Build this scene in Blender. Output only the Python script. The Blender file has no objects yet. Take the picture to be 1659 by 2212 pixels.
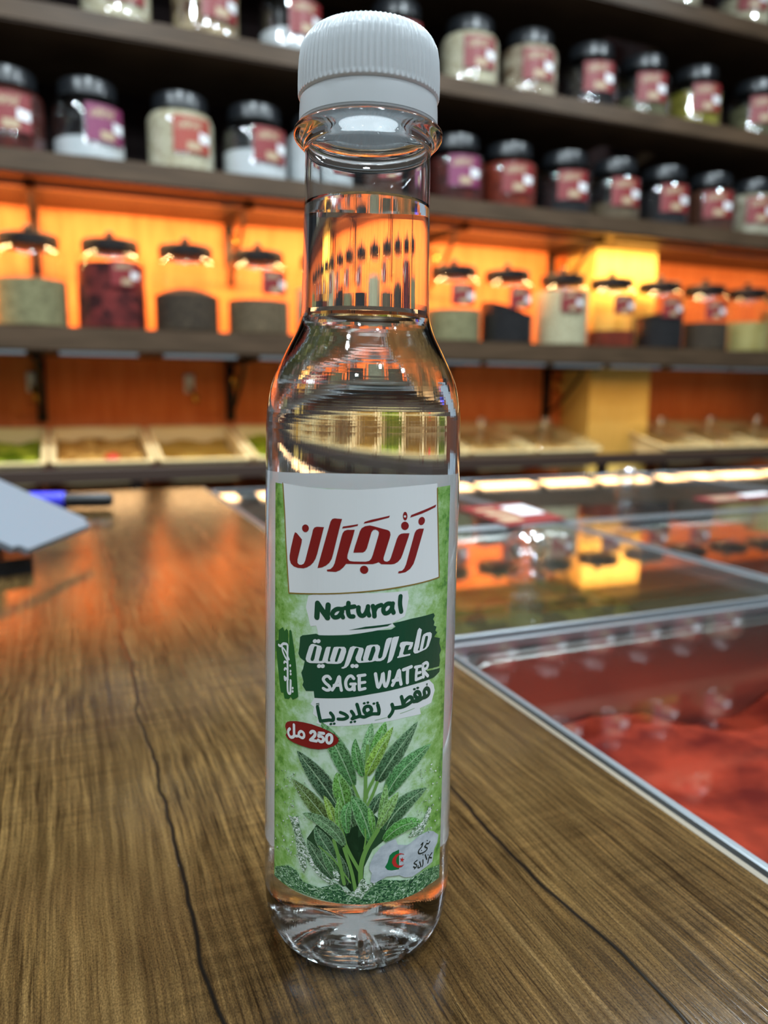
import bpy, bmesh, math, random
from mathutils import Vector, Matrix, geometry
SC = bpy.context.scene
COL = SC.collection
PI = math.pi

# ------------------------------------------------------------------ camera
cam_d = bpy.data.cameras.new('camera')
cam = bpy.data.objects.new('camera', cam_d)
COL.objects.link(cam)
R_, U_, F_ = Vector((.9248, -.3805, .0074)), Vector((.0519, .1452, .988)), Vector((.377, .9133, -.154))
m = Matrix((R_, U_, -F_)).transposed().to_4x4()
m.translation = (0, 0, .143)
cam.matrix_world = m
cam_d.sensor_fit = 'VERTICAL'
cam_d.sensor_height = 36.0
cam_d.lens = 1661 / 2212 * 36.0
cam_d.clip_start = .01
cam_d.clip_end = 40
cam_d.dof.use_dof = True
cam_d.dof.focus_distance = .182
cam_d.dof.aperture_fstop = 10.8
cam_d.dof.aperture_blades = 6
cam_d.dof.aperture_rotation = .3
SC.camera = cam

# ------------------------------------------------------------------ render, world, light levels
SC.view_settings.view_transform = 'Standard'
SC.view_settings.look = 'None'
SC.view_settings.gamma = 1.0
SC.view_settings.exposure = 0.0
SC.view_settings.use_curve_mapping = False
cy = SC.cycles
cy.max_bounces = 24
cy.transmission_bounces = 20
cy.transparent_max_bounces = 32
cy.glossy_bounces = 8
cy.diffuse_bounces = 3
cy.sample_clamp_indirect = 25.0
cy.use_denoising = True
WORLD = (.075, .09, .105)
LAMP_W = 20.5
FRONT_LAMP_W = 46.0
LED_W = 74.0
LED_LOW_W = 17.0
w = bpy.data.worlds.new('shop_ambience')
SC.world = w
w.use_nodes = True
w.node_tree.nodes['Background'].inputs[0].default_value = (*WORLD, 1)
w.node_tree.nodes['Background'].inputs[1].default_value = 1.0

# ------------------------------------------------------------------ helpers
def lin(c):
    return tuple((v/255/12.92 if v/255 <= .04045 else ((v/255+.055)/1.055)**2.4) for v in c)

def new_mat(name):
    mt = bpy.data.materials.new(name)
    mt.use_nodes = True
    nt = mt.node_tree
    return mt, nt, nt.nodes['Principled BSDF']

def N(nt, typ, **kw):
    n = nt.nodes.new(typ)
    for k, v in kw.items():
        if k.startswith('_'):
            setattr(n, k[1:], v)
        else:
            n.inputs[k.replace('_', ' ')].default_value = v
    return n

def plain(name, c, rough=.5, metal=0, spec=.5, noise=.0, scale=60):
    mt, nt, p = new_mat(name)
    c = lin(c)
    p.inputs['Roughness'].default_value = rough
    p.inputs['Metallic'].default_value = metal
    p.inputs['Specular IOR Level'].default_value = spec
    tc = nt.nodes.new('ShaderNodeTexCoord')
    nz = N(nt, 'ShaderNodeTexNoise', Scale=scale, Detail=3.0)
    nt.links.new(tc.outputs['Object'], nz.inputs['Vector'])
    mx = nt.nodes.new('ShaderNodeMix'); mx.data_type = 'RGBA'
    k = noise
    mx.inputs[6].default_value = (*[v*(1-k) for v in c], 1)
    mx.inputs[7].default_value = (*[min(1, v*(1+k)) for v in c], 1)
    nt.links.new(nz.outputs['Fac'], mx.inputs[0])
    nt.links.new(mx.outputs[2], p.inputs['Base Color'])
    return mt

def two_tone(name, c1, c2, scale, lo=.4, hi=.6, rough=.7, bump=0, kind='noise', stretch=(1, 1, 1)):
    mt, nt, p = new_mat(name)
    tc = nt.nodes.new('ShaderNodeTexCoord')
    mp = nt.nodes.new('ShaderNodeMapping'); mp.inputs['Scale'].default_value = stretch
    nt.links.new(tc.outputs['Object'], mp.inputs['Vector'])
    if kind == 'noise':
        nz = N(nt, 'ShaderNodeTexNoise', Scale=scale, Detail=5.0)
        out = nz.outputs['Fac']
    else:
        nz = N(nt, 'ShaderNodeTexVoronoi', Scale=scale)
        out = nz.outputs['Color']
    nt.links.new(mp.outputs[0], nz.inputs['Vector'])
    cr = nt.nodes.new('ShaderNodeValToRGB')
    cr.color_ramp.elements[0].position = lo; cr.color_ramp.elements[0].color = (*lin(c1), 1)
    cr.color_ramp.elements[1].position = hi; cr.color_ramp.elements[1].color = (*lin(c2), 1)
    nt.links.new(out, cr.inputs[0])
    nt.links.new(cr.outputs[0], p.inputs['Base Color'])
    p.inputs['Roughness'].default_value = rough
    p.inputs['Specular IOR Level'].default_value = .2
    if bump:
        b = N(nt, 'ShaderNodeBump', Strength=bump, Distance=.002)
        nt.links.new(nz.outputs[0], b.inputs['Height']); nt.links.new(b.outputs[0], p.inputs['Normal'])
    return mt

def clear_thin(name, ior=1.5, tint=(1, 1, 1), rough=.02):
    """clear thin-walled plastic or pane: Fresnel mirror over straight-through"""
    mt, nt, p = new_mat(name)
    nt.nodes.remove(p)
    ge = nt.nodes.new('ShaderNodeNewGeometry')
    io = nt.nodes.new('ShaderNodeMix'); io.inputs[2].default_value = ior; io.inputs[3].default_value = 1/ior
    nt.links.new(ge.outputs['Backfacing'], io.inputs[0])      # same reflectance from either side of the thin wall
    fr = N(nt, 'ShaderNodeFresnel', IOR=ior); nt.links.new(io.outputs[0], fr.inputs['IOR'])
    tr = N(nt, 'ShaderNodeBsdfTransparent', Color=(*tint, 1))
    gl = N(nt, 'ShaderNodeBsdfGlossy', Color=(1, 1, 1, 1), Roughness=rough)
    mx = nt.nodes.new('ShaderNodeMixShader')
    nt.links.new(fr.outputs[0], mx.inputs[0]); nt.links.new(tr.outputs[0], mx.inputs[1]); nt.links.new(gl.outputs[0], mx.inputs[2])
    nt.links.new(mx.outputs[0], nt.nodes['Material Output'].inputs['Surface'])
    return mt

def solid_glass(name, ior, col=(1, 1, 1)):
    mt, nt, p = new_mat(name)
    nt.nodes.remove(p)
    g = N(nt, 'ShaderNodeBsdfGlass', Color=(*col, 1), Roughness=0.0, IOR=ior)
    nt.links.new(g.outputs[0], nt.nodes['Material Output'].inputs['Surface'])
    return mt

def emit(name, c, s):
    mt, nt, p = new_mat(name)
    p.inputs['Base Color'].default_value = (.8, .8, .8, 1)
    p.inputs['Emission Color'].default_value = (*c, 1)
    p.inputs['Emission Strength'].default_value = s
    return mt

def link(name, bm, mats, parent=None, smooth=True, loc=None):
    me = bpy.data.meshes.new(name)
    bm.normal_update()
    bm.to_mesh(me); bm.free()
    for mt in (mats if isinstance(mats, (list, tuple)) else [mats]):
        me.materials.append(mt)
    if smooth:
        for p in me.polygons: p.use_smooth = True
        try: me.set_sharp_from_angle(angle=math.radians(38))
        except Exception: pass
    o = bpy.data.objects.new(name, me)
    COL.objects.link(o)
    if parent: o.parent = parent
    if loc: o.location = loc
    return o

def thing(name, label, cat, loc=(0, 0, 0), rz=0, group=None):
    o = bpy.data.objects.new(name, None)
    o.empty_display_size = .02
    COL.objects.link(o)
    o.location = loc; o.rotation_euler = (0, 0, rz)
    return tag(o, label, cat, group)

def tag(o, label, cat, group=None):
    o['label'] = label; o['category'] = cat
    if group: o['group'] = group
    return o

def structure(o):
    o['kind'] = 'structure'
    return o

def box(bm, x0, x1, y0, y1, z0, z1, bev=0):
    r = bmesh.ops.create_cube(bm, size=1)
    vs = r['verts']
    bmesh.ops.scale(bm, vec=(x1-x0, y1-y0, z1-z0), verts=vs)
    bmesh.ops.translate(bm, vec=((x0+x1)/2, (y0+y1)/2, (z0+z1)/2), verts=vs)
    if bev:
        es = list({e for v in vs for e in v.link_edges})
        bmesh.ops.bevel(bm, geom=es, offset=bev, segments=2, affect='EDGES', profile=.5)

def prism(bm, pts, z0, z1):
    a = [bm.verts.new((x, y, z0)) for x, y in pts]
    b = [bm.verts.new((x, y, z1)) for x, y in pts]
    n = len(pts)
    bm.faces.new(a[::-1]); bm.faces.new(b)
    for i in range(n):
        bm.faces.new((a[i], a[(i+1) % n], b[(i+1) % n], b[i]))
    bmesh.ops.recalc_face_normals(bm, faces=bm.faces)

def catmull(pts, n):
    out = []
    P = [pts[0]] + list(pts) + [pts[-1]]
    for i in range(1, len(P)-2):
        p0, p1, p2, p3 = P[i-1:i+3]
        for k in range(n):
            t = k/n
            out.append(tuple(.5*((2*b)+(-a+c)*t+(2*a-5*b+4*c-d)*t*t+(-a+3*b-3*c+d)*t**3) for a, b, c, d in zip(p0, p1, p2, p3)))
    out.append(tuple(pts[-1]))
    return out

def lathe(bm, prof, segs=32, rad=None, zf=None, closed=False):
    """prof: (r, z) list; r 0 at an end makes a pole; rad(r,z,a) and zf(r,z,a) may reshape; closed joins last ring to first"""
    rings = []
    for r, z in prof:
        if r < 1e-6:
            rings.append([bm.verts.new((0, 0, zf(r, z, 0) if zf else z))])
        else:
            ring = []
            for k in range(segs):
                a = 2*PI*k/segs
                rr = rad(r, z, a) if rad else r
                ring.append(bm.verts.new((rr*math.cos(a), rr*math.sin(a), zf(r, z, a) if zf else z)))
            rings.append(ring)
    pairs = list(zip(rings, rings[1:])) + ([(rings[-1], rings[0])] if closed else [])
    for A, B in pairs:
        for k in range(segs):
            k2 = (k+1) % segs
            if len(A) == 1 and len(B) == 1: break
            if len(A) == 1: bm.faces.new((A[0], B[k2], B[k]))
            elif len(B) == 1: bm.faces.new((A[k], A[k2], B[0]))
            else: bm.faces.new((A[k], A[k2], B[k2], B[k]))
    bmesh.ops.recalc_face_normals(bm, faces=bm.faces)

def tube(bm, pts, r, segs=8):
    rings = []
    pts = [Vector(p) for p in pts]
    for i, p in enumerate(pts):
        d = (pts[min(i+1, len(pts)-1)] - pts[max(i-1, 0)]).normalized()
        u = d.orthogonal().normalized(); v = d.cross(u)
        if rings:
            u = (pu - d*pu.dot(d)).normalized(); v = d.cross(u)
        pu = u
        rings.append([bm.verts.new(p + r*(u*math.cos(2*PI*k/segs) + v*math.sin(2*PI*k/segs))) for k in range(segs)])
    for A, B in zip(rings, rings[1:]):
        for k in range(segs):
            bm.faces.new((A[k], A[(k+1) % segs], B[(k+1) % segs], B[k]))
    bm.faces.new(rings[0][::-1]); bm.faces.new(rings[-1])

def rrect(x0, x1, y0, y1, r, n=5):
    out = []
    for cx, cy_, a0 in ((x1-r, y1-r, 0), (x0+r, y1-r, PI/2), (x0+r, y0+r, PI), (x1-r, y0+r, 1.5*PI)):
        for k in range(n+1):
            a = a0 + PI/2*k/n
            out.append((cx+r*math.cos(a), cy_+r*math.sin(a)))
    return out

def loft(bm, loops, cap0=False, cap1=False, closed=False):
    vs = [[bm.verts.new(p) for p in lp] for lp in loops]
    n = len(vs[0])
    pr = list(zip(vs, vs[1:])) + ([(vs[-1], vs[0])] if closed else [])
    for A, B in pr:
        for k in range(n):
            bm.faces.new((A[k], A[(k+1) % n], B[(k+1) % n], B[k]))
    if cap0: bm.faces.new(vs[0][::-1])
    if cap1: bm.faces.new(vs[-1])
    bmesh.ops.recalc_face_normals(bm, faces=bm.faces)

def copy_tree(o, parent=None):
    c = o.copy(); COL.objects.link(c); c.parent = parent
    for ch in list(o.children): copy_tree(ch, c)
    return c

# ------------------------------------------------------------------ materials
def counter_wood():
    mt, nt, p = new_mat('weathered_plank_laminate')
    L = nt.links.new
    tc = nt.nodes.new('ShaderNodeTexCoord')
    sx = nt.nodes.new('ShaderNodeSeparateXYZ'); L(tc.outputs['Object'], sx.inputs[0])
    def math_(op, a, b=None):
        n = nt.nodes.new('ShaderNodeMath'); n.operation = op
        for i, v in enumerate((a, b)):
            if v is None: continue
            if isinstance(v, (int, float)): n.inputs[i].default_value = v
            else: L(v, n.inputs[i])
        return n.outputs[0]
    def mapping(s, loc=(0, 0, 0)):
        n = nt.nodes.new('ShaderNodeMapping'); n.inputs['Scale'].default_value = s; n.inputs['Location'].default_value = loc
        L(tc.outputs['Object'], n.inputs['Vector']); return n.outputs[0]
    def noise(vec, sc, det=4., rough=.55):
        n = N(nt, 'ShaderNodeTexNoise', Scale=sc, Detail=det, Roughness=rough); L(vec, n.inputs['Vector']); return n.outputs['Fac']
    def ramp(v, stops):
        n = nt.nodes.new('ShaderNodeValToRGB')
        e = n.color_ramp.elements
        while len(e) < len(stops): e.new(.5)
        for q, (pos, c) in zip(e, stops): q.position = pos; q.color = (*c, 1)
        L(v, n.inputs[0]); return n.outputs[0]
    def mix(f, a, b, bt='MIX'):
        n = nt.nodes.new('ShaderNodeMix'); n.data_type = 'RGBA'; n.blend_type = bt
        for i, v in ((0, f), (6, a), (7, b)):
            if isinstance(v, (int, float)): n.inputs[i].default_value = v
            elif isinstance(v, tuple): n.inputs[i].default_value = (*v, 1)
            else: L(v, n.inputs[i])
        return n.outputs[2]
    # the grain wanders a little along the board
    wob = noise(mapping((9, 7, 1)), 1., 3.)
    xw = math_('ADD', sx.outputs[0], math_('MULTIPLY', math_('SUBTRACT', wob, .5), .009))
    cmb = nt.nodes.new('ShaderNodeCombineXYZ'); L(xw, cmb.inputs[0]); L(sx.outputs[1], cmb.inputs[1]); L(sx.outputs[2], cmb.inputs[2])
    def mapw(s):
        n = nt.nodes.new('ShaderNodeMapping'); n.inputs['Scale'].default_value = s; L(cmb.outputs[0], n.inputs['Vector']); return n.outputs[0]
    fine = noise(mapw((1500, 40, 1)), 1., 3., .6)
    mid = noise(mapw((420, 11, 1)), 1., 6., .65)
    broad = noise(mapw((60, 5, 1)), 1., 4., .55)
    blot = noise(mapping((22, 16, 1)), 1., 5., .6)
    speck = noise(mapping((2600, 1300, 1)), 1., 2., .5)
    # plank tone: planks about 10 cm wide, the joints at x = .128, .03, -.068 ...
    jx = math_('ADD', sx.outputs[0], math_('MULTIPLY', math_('SUBTRACT', noise(mapping((1, 14, 1), (3, 0, 0)), 1., 3.), .5), .014))
    pl = math_('DIVIDE', math_('SUBTRACT', jx, .0305), .0975)
    idx = math_('FLOOR', pl)
    base = ramp(mid, [(.25, lin((60, 44, 26))), (.45, lin((100, 77, 46))), (.60, lin((132, 104, 64))), (.80, lin((164, 134, 88)))])
    base = mix(math_('MULTIPLY', ramp(blot, [(.35, (0, 0, 0)), (.7, (1, 1, 1))]), .6), base, lin((84, 60, 36)))
    f2 = ramp(fine, [(.34, (.25, .21, .17)), (.50, (1, 1, 1)), (.68, (1.5, 1.44, 1.3))])
    streaky = ramp(noise(mapw((26, 7, 1)), 1., 3.), [(.36, (.25, .25, .25)), (.58, (1, 1, 1))])
    base = mix(streaky, base, mix(1., base, f2, 'MULTIPLY'))
    sawn = ramp(noise(mapping((16, 300, 1)), 1., 3., .5), [(.38, (.74, .73, .72)), (.6, (1.12, 1.11, 1.1))])
    base = mix(math_('MULTIPLY', ramp(noise(mapping((18, 9, 1), (4, 1, 0)), 1., 2.), [(.42, (0, 0, 0)), (.58, (1, 1, 1))]), .75), base, mix(1., base, sawn, 'MULTIPLY'))
    s2 = ramp(speck, [(.35, (.60, .57, .54)), (.65, (1.35, 1.32, 1.25))])
    base = mix(.8, base, s2, 'MULTIPLY')
    b2 = ramp(broad, [(.32, (.66, .62, .58)), (.52, (1, 1, 1)), (.75, (1.15, 1.13, 1.1))])
    base = mix(.85, base, b2, 'MULTIPLY')
    # boards further left are bleached, the middle board is the darkest
    tone = ramp(math_('ADD', math_('MULTIPLY', idx, .2), .5), [(.30, (1.12, 1.08, .98)), (.5, (.38, .34, .31)), (.7, (.54, .54, .52))])
    base = mix(1., base, tone, 'MULTIPLY')
    # cracks that open along the grain in places
    ck = noise(mapw((480, 13, 1)), 1., 6., .75)
    crack = ramp(ck, [(.30, (1, 1, 1)), (.37, (0, 0, 0))])
    patch = ramp(noise(mapping((30, 9, 1), (7, 2, 0)), 1., 3.), [(.42, (0, 0, 0)), (.6, (1, 1, 1))])
    crk = math_('MULTIPLY', crack, patch)
    base = mix(math_('MULTIPLY', crk, .92), base, lin((30, 20, 10)))
    # joints
    fr = math_('ABSOLUTE', math_('SUBTRACT', math_('FRACT', math_('ADD', pl, .5)), .5))
    jn = ramp(fr, [(.003, (1, 1, 1)), (.0095, (0, 0, 0))])
    base = mix(jn, base, lin((14, 11, 9)))
    L(base, p.inputs['Base Color'])
    rg = math_('ADD', math_('MULTIPLY', mid, .12), .07)
    L(rg, p.inputs['Roughness'])
    p.inputs['Specular IOR Level'].default_value = .55
    h = math_('SUBTRACT', math_('SUBTRACT', math_('ADD', math_('MULTIPLY', fine, .35), math_('MULTIPLY', mid, .3)), math_('MULTIPLY', crk, .6)), jn)
    saw = N(nt, 'ShaderNodeTexWave', Scale=26., Distortion=3.5, Detail=2.0); saw.bands_direction = 'Y'; L(tc.outputs['Object'], saw.inputs['Vector'])
    h = math_('ADD', h, math_('MULTIPLY', saw.outputs['Fac'], .06))
    bp = N(nt, 'ShaderNodeBump', Strength=.22, Distance=.0006); L(h, bp.inputs['Height']); L(bp.outputs[0], p.inputs['Normal'])
    return mt

M = {}
M['counter'] = counter_wood()
M['shelf'] = two_tone('taupe_wood_laminate', (66, 51, 37), (82, 64, 48), 6, .35, .65, .45, stretch=(1, 12, 12))
M['edge'] = plain('pale_edge_band', (118, 108, 92), .4, noise=.06)
M['backboard_dark'] = two_tone('shaded_red_brown_board', (24, 6, 5), (34, 10, 8), 5, rough=.6, stretch=(9, 1, 1))  # upper wall: the shade between the shelves is put into this dark colour
M['backboard_warm'] = two_tone('glow_orange_board', (206, 110, 54), (218, 124, 66), 5, rough=.55, stretch=(9, 1, 1))  # lower wall: the strips' warm glow is put into this orange
M['oak'] = two_tone('yellow_oak', (214, 180, 92), (226, 194, 110), 7, .35, .65, .4, stretch=(14, 14, 1))
M['floor'] = plain('grey_floor_tile', (96, 90, 84), .35, noise=.1, scale=3)
M['ceiling'] = plain('off_white_ceiling', (150, 150, 148), .8)
M['side'] = plain('dark_side_wall', (70, 48, 38), .6, noise=.1, scale=3)
M['iron'] = plain('dark_bracket_iron', (34, 28, 24), .4, .6)
M['brass'] = plain('brass', (205, 160, 80), .25, 1)
M['jar_clear'] = clear_thin('clear_jar_plastic', 2.1, (.97, .98, .98), .07)
M['jar_glass'] = clear_thin('clear_jar_glass', 1.65, (.96, .97, .95), .06)
M['lid_black'] = plain('black_lid_plastic', (26, 28, 31), .3)
M['lid_metal'] = plain('dark_bronze_lid', (22, 15, 13), .55, spec=.2)
M['tag_red'] = plain('red_paper', (120, 26, 28), .45)
M['tag_orange'] = plain('orange_red_paper', (146, 50, 32), .45)
M['tag_purple'] = plain('magenta_paper', (116, 36, 78), .45)
M['tag_beige'] = plain('beige_ink', (168, 146, 116), .5)
M['white_paper'] = plain('white_paper', (226, 228, 230), .5)
M['steel'] = plain('brushed_steel', (200, 196, 190), .28, 1, noise=.04)
M['tray'] = plain('off_white_tray_plastic', (224, 206, 158), .25)
M['frame'] = plain('silver_frame', (140, 146, 150), .3, .6)
M['acrylic'] = clear_thin('acrylic_pane', 1.52, (.93, .95, .95), .01)
M['acrylic_knob'] = clear_thin('polished_clear_knob', 3.2, (.85, .88, .9), .1)
M['black'] = plain('black_plastic', (18, 18, 20), .4)
M['cab'] = plain('dark_cabinet_board', (58, 42, 34), .5, noise=.08)
M['cap'] = plain('white_cap_plastic', (226, 230, 233), .22, noise=.0)
def translucent_white(name, c, amount, rough):
    mt = plain(name, c, rough)
    nt = mt.node_tree
    tl = N(nt, 'ShaderNodeBsdfTranslucent', Color=(*lin(c), 1))
    mx = nt.nodes.new('ShaderNodeMixShader'); mx.inputs[0].default_value = amount
    nt.links.new(nt.nodes['Principled BSDF'].outputs[0], mx.inputs[1]); nt.links.new(tl.outputs[0], mx.inputs[2])
    nt.links.new(mx.outputs[0], nt.nodes['Material Output'].inputs['Surface'])
    return mt
M['cap'] = translucent_white('white_cap_plastic', (228, 233, 236), .3, .2)
M['label_back'] = translucent_white('white_label_film', (228, 232, 235), .4, .4)
M['pet'] = solid_glass('clear_pet', 1.5, (.985, .99, .99))
M['water'] = solid_glass('water', 1.333, (.995, 1, .998))

# ------------------------------------------------------------------ setting
YF, YB = 2.80, 3.30          # shelf front edge and back board
ZF, ZC = -.95, 2.30
def flat(name, x0, x1, y0, y1, z0, z1, mt):
    bm = bmesh.new(); box(bm, x0, x1, y0, y1, z0, z1)
    return structure(link(name, bm, mt, smooth=False))
flat('floor', -3, 6, -4, 3.42, ZF-.05, ZF, M['floor'])
flat('ceiling', -3, 6, -4, 3.42, ZC, ZC+.05, M['ceiling'])
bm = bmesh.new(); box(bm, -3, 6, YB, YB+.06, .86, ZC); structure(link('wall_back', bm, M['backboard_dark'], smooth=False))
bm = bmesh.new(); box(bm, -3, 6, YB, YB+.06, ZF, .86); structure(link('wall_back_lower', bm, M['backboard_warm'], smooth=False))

# ceiling downlights: they light the shop
lamp_ct = 0
for iy, ly_ in enumerate((-1.7, -.6, .5, 1.5)):
    for ix, lx_ in enumerate((-1.1, .25, 1.6, 2.95) if iy == 3 else (-1.1, .25, 1.6)):
        t = thing('downlight', 'round white downlight in the shop ceiling', 'ceiling light', (lx_, ly_, ZC), 0, 'round downlights in the shop ceiling')
        b = bmesh.new(); lathe(b, [(.085, -.002), (.105, -.002), (.105, -.012), (.085, -.012)], 24, closed=True); link('rim', b, M['white_paper'], t)
        ld = bpy.data.lights.new('downlight_lamp', 'AREA'); ld.shape = 'DISK'; ld.size = .165; ld.energy = FRONT_LAMP_W if iy == 3 else LAMP_W; ld.color = (.80, .93, 1.0)
        lo = bpy.data.objects.new('downlight_lamp', ld); COL.objects.link(lo); lo.parent = t; lo.location = (0, 0, -.011)

# ------------------------------------------------------------------ oak pillar
PX0, PX1, PY = 2.33, 2.69, 3.07
b = bmesh.new(); box(b, PX0, PX1, PY, YB-.001, ZF+.001, .8185, .006)
tag(link('wooden_pillar', b, M['oak'], smooth=False), 'yellow oak pillar standing between the trays and jars at right', 'pillar')

# ------------------------------------------------------------------ shelves
def shelf(label, z0, z1, x0=-1.5, x1=5.0):
    b = bmesh.new()
    e = .002
    prism(b, [(x0, YF), (x1, YF), (x1, YB-e), (PX1+e, YB-e), (PX1+e, PY-e), (PX0-e, PY-e), (PX0-e, YB-e), (x0, YB-e)], z0, z1)
    bmesh.ops.bevel(b, geom=[q for q in b.edges if all(abs(v.co.y-YF) < 1e-5 for v in q.verts)], offset=.006, segments=2, affect='EDGES')
    return tag(link('wall_shelf', b, M['shelf'], smooth=False), label, 'shelf', 'wall shelves')
Z1, Z2, Z3, Z4 = 1.787, 1.329, .891, .349
shelf('topmost brown wall shelf, only its right end in view', 1.717, Z1)
shelf('second brown wall shelf from the top, with jars of beans and nuts', 1.261, Z2)
shelf('third brown wall shelf from the top, above the orange backlit niche', .819, Z3)
shelf('lowest brown wall shelf, carrying the dark-lidded glass cookie jars', .269, Z4)

# warm light strips under the two lower shelves
def led(label, z, y, power, x0, x1, tilt, wide=.016):
    t = thing('light_strip', label, 'light strip', ((x0+x1)/2, y, z), 0)
    b = bmesh.new(); box(b, -(x1-x0)/2, (x1-x0)/2, -max(.012, wide/2), max(.012, wide/2), .006, .016); link('housing', b, M['frame'], t, smooth=False)
    ld = bpy.data.lights.new('strip_lamp', 'AREA'); ld.shape = 'RECTANGLE'; ld.size = x1-x0; ld.size_y = wide; ld.energy = power; ld.color = (1.0, .58, .25)
    lo = bpy.data.objects.new('strip_lamp', ld); COL.objects.link(lo); lo.parent = t; lo.location = (0, 0, -.006); lo.rotation_euler = (tilt, 0, 0)
led('warm light strip under the third shelf, lighting the orange niche', .801, 2.94, LED_W, -1.44, 2.24, .55)
led('short warm light strip under the third shelf in front of the oak pillar', .801, 2.90, LED_W*.10, 2.30, 2.84, .40)
led('warm light strip under the third shelf, right of the oak pillar', .801, 2.94, LED_W*.12, 2.90, 4.8, .5)
for q, (xa, xb) in enumerate(((-.293, -.096), (-.019, .253), (.315, .592), (.651, .900), (.938, 1.213), (1.253, 1.580), (1.593, 1.893), (1.919, 2.191), (2.217, 2.508), (2.563, 2.918), (2.924, 3.225), (3.244, 3.606))):  # low strip cut into bars so their reflections form bright segments
    led('warm light bar, shaped for its reflection, under the lowest shelf above the %s tray from the left' % ('first', 'second', 'third', 'fourth', 'fifth', 'sixth', 'seventh', 'eighth', 'ninth', 'tenth', 'eleventh', 'twelfth')[q], .251, 2.84, LED_LOW_W*(xb-xa)/6, xa+.012, xb-.012, -.1, .10)

# brackets
def bracket(z, x, label):
    t = thing('shelf_bracket', label, 'bracket', (x, YB, z), 0, 'dark iron brackets under the shelves')
    t.scale = (2, 2, 2)
    b = bmesh.new(); box(b, -.009, .009, -.012, -.001, -.125, -.001, .002); link('wall_bar', b, M['iron'], t)
    b = bmesh.new(); box(b, -.009, .009, -.20, -.001, -.010, -.001, .002); link('arm', b, M['iron'], t)
    b = bmesh.new(); tube(b, [(0, -.010-.0+.0, -.11), (0, -.05, -.095), (0, -.10, -.06), (0, -.135, -.03), (0, -.15, -.012)], .004); link('curved_brace', b, M['iron'], t)
    b = bmesh.new(); tube(b, [(0, -.05+.016*math.cos(a), -.045+.016*math.sin(a)) for a in [k*.5 for k in range(12)]], .003); link('scroll', b, M['brass'], t)
for x, nm in ((-.07, 'left of the red chilli jar'), (.66, 'above the jar of grey-brown seeds'), (1.55, 'right of the bottle neck'), (2.23, 'left of the oak pillar')):
    bracket(.819, x, 'dark iron shelf bracket under the third shelf, ' + nm)
for x, nm in ((-.08, 'at the left frame edge'), (.65, 'left of the bottle shoulder'), (1.55, 'right of the bottle shoulder'), (2.23, 'left of the oak pillar')):
    bracket(.269, x, 'dark iron shelf bracket under the lowest shelf, ' + nm)
for x, nm in ((-.11, 'leftmost, beside the iron bracket'), (.483, 'second, above the tray of tan snacks')):
    t = thing('wall_hook', 'small brass wall hook on the orange board, ' + nm, 'hook', (x, YB, .157), 0, 'brass hooks on the orange board')
    t.scale = (2, 2, 2)
    b = bmesh.new(); box(b, -.010, .010, -.005, -.0005, -.012, .026, .002); link('plate', b, M['white_paper'], t)
    b = bmesh.new(); tube(b, [(0, -.004, .0), (0, -.02, -.004), (.004, -.03, -.016), (.008, -.026, -.028), (.012, -.016, -.03), (.014, -.012, -.02)], .004); link('hook', b, M['brass'], t)

# ------------------------------------------------------------------ jars
FILL = {}
def fill(key, c1, c2, scale=70, kind='noise', bump=.6, lo=.35, hi=.65):
    FILL[key] = two_tone('filling_' + key, c1, c2, scale, lo, hi, .8, bump, kind)
fill('white powder', (186, 190, 192), (202, 203, 204), 20, bump=.1)
fill('cream beans', (173, 161, 133), (198, 190, 165), 130, 'v')
fill('almonds', (101, 77, 55), (186, 173, 150), 55, 'v', 1, .2, .7)
fill('dark red spice', (50, 17, 12), (87, 29, 20), 60)
fill('red brown spice', (92, 29, 13), (126, 47, 24), 60)
fill('brown spice', (62, 34, 22), (87, 50, 32), 60)
fill('black seeds', (17, 15, 18), (37, 34, 35), 160)
fill('dark brown seeds', (47, 37, 30), (77, 64, 50), 160)
fill('grey brown seeds', (81, 67, 50), (111, 94, 72), 160)
fill('grey green herbs', (108, 102, 74), (139, 133, 99), 110)
fill('pale seeds', (165, 155, 126), (188, 180, 151), 140)
fill('dried red chillies', (20, 4, 6), (116, 40, 38), 60, 'v', 1, .15, .75)
fill('yellow green herbs', (108, 101, 34), (143, 133, 55), 60, 'v')
fill('olive herbs', (76, 74, 52), (108, 104, 77), 60, 'v')
fill('walnut pieces', (81, 59, 40), (171, 151, 118), 50, 'v', 1, .2, .7)
fill('beige flakes', (141, 131, 109), (173, 165, 144), 70, 'v')
fill('khaki powder', (148, 133, 77), (168, 155, 101), 40)

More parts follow.
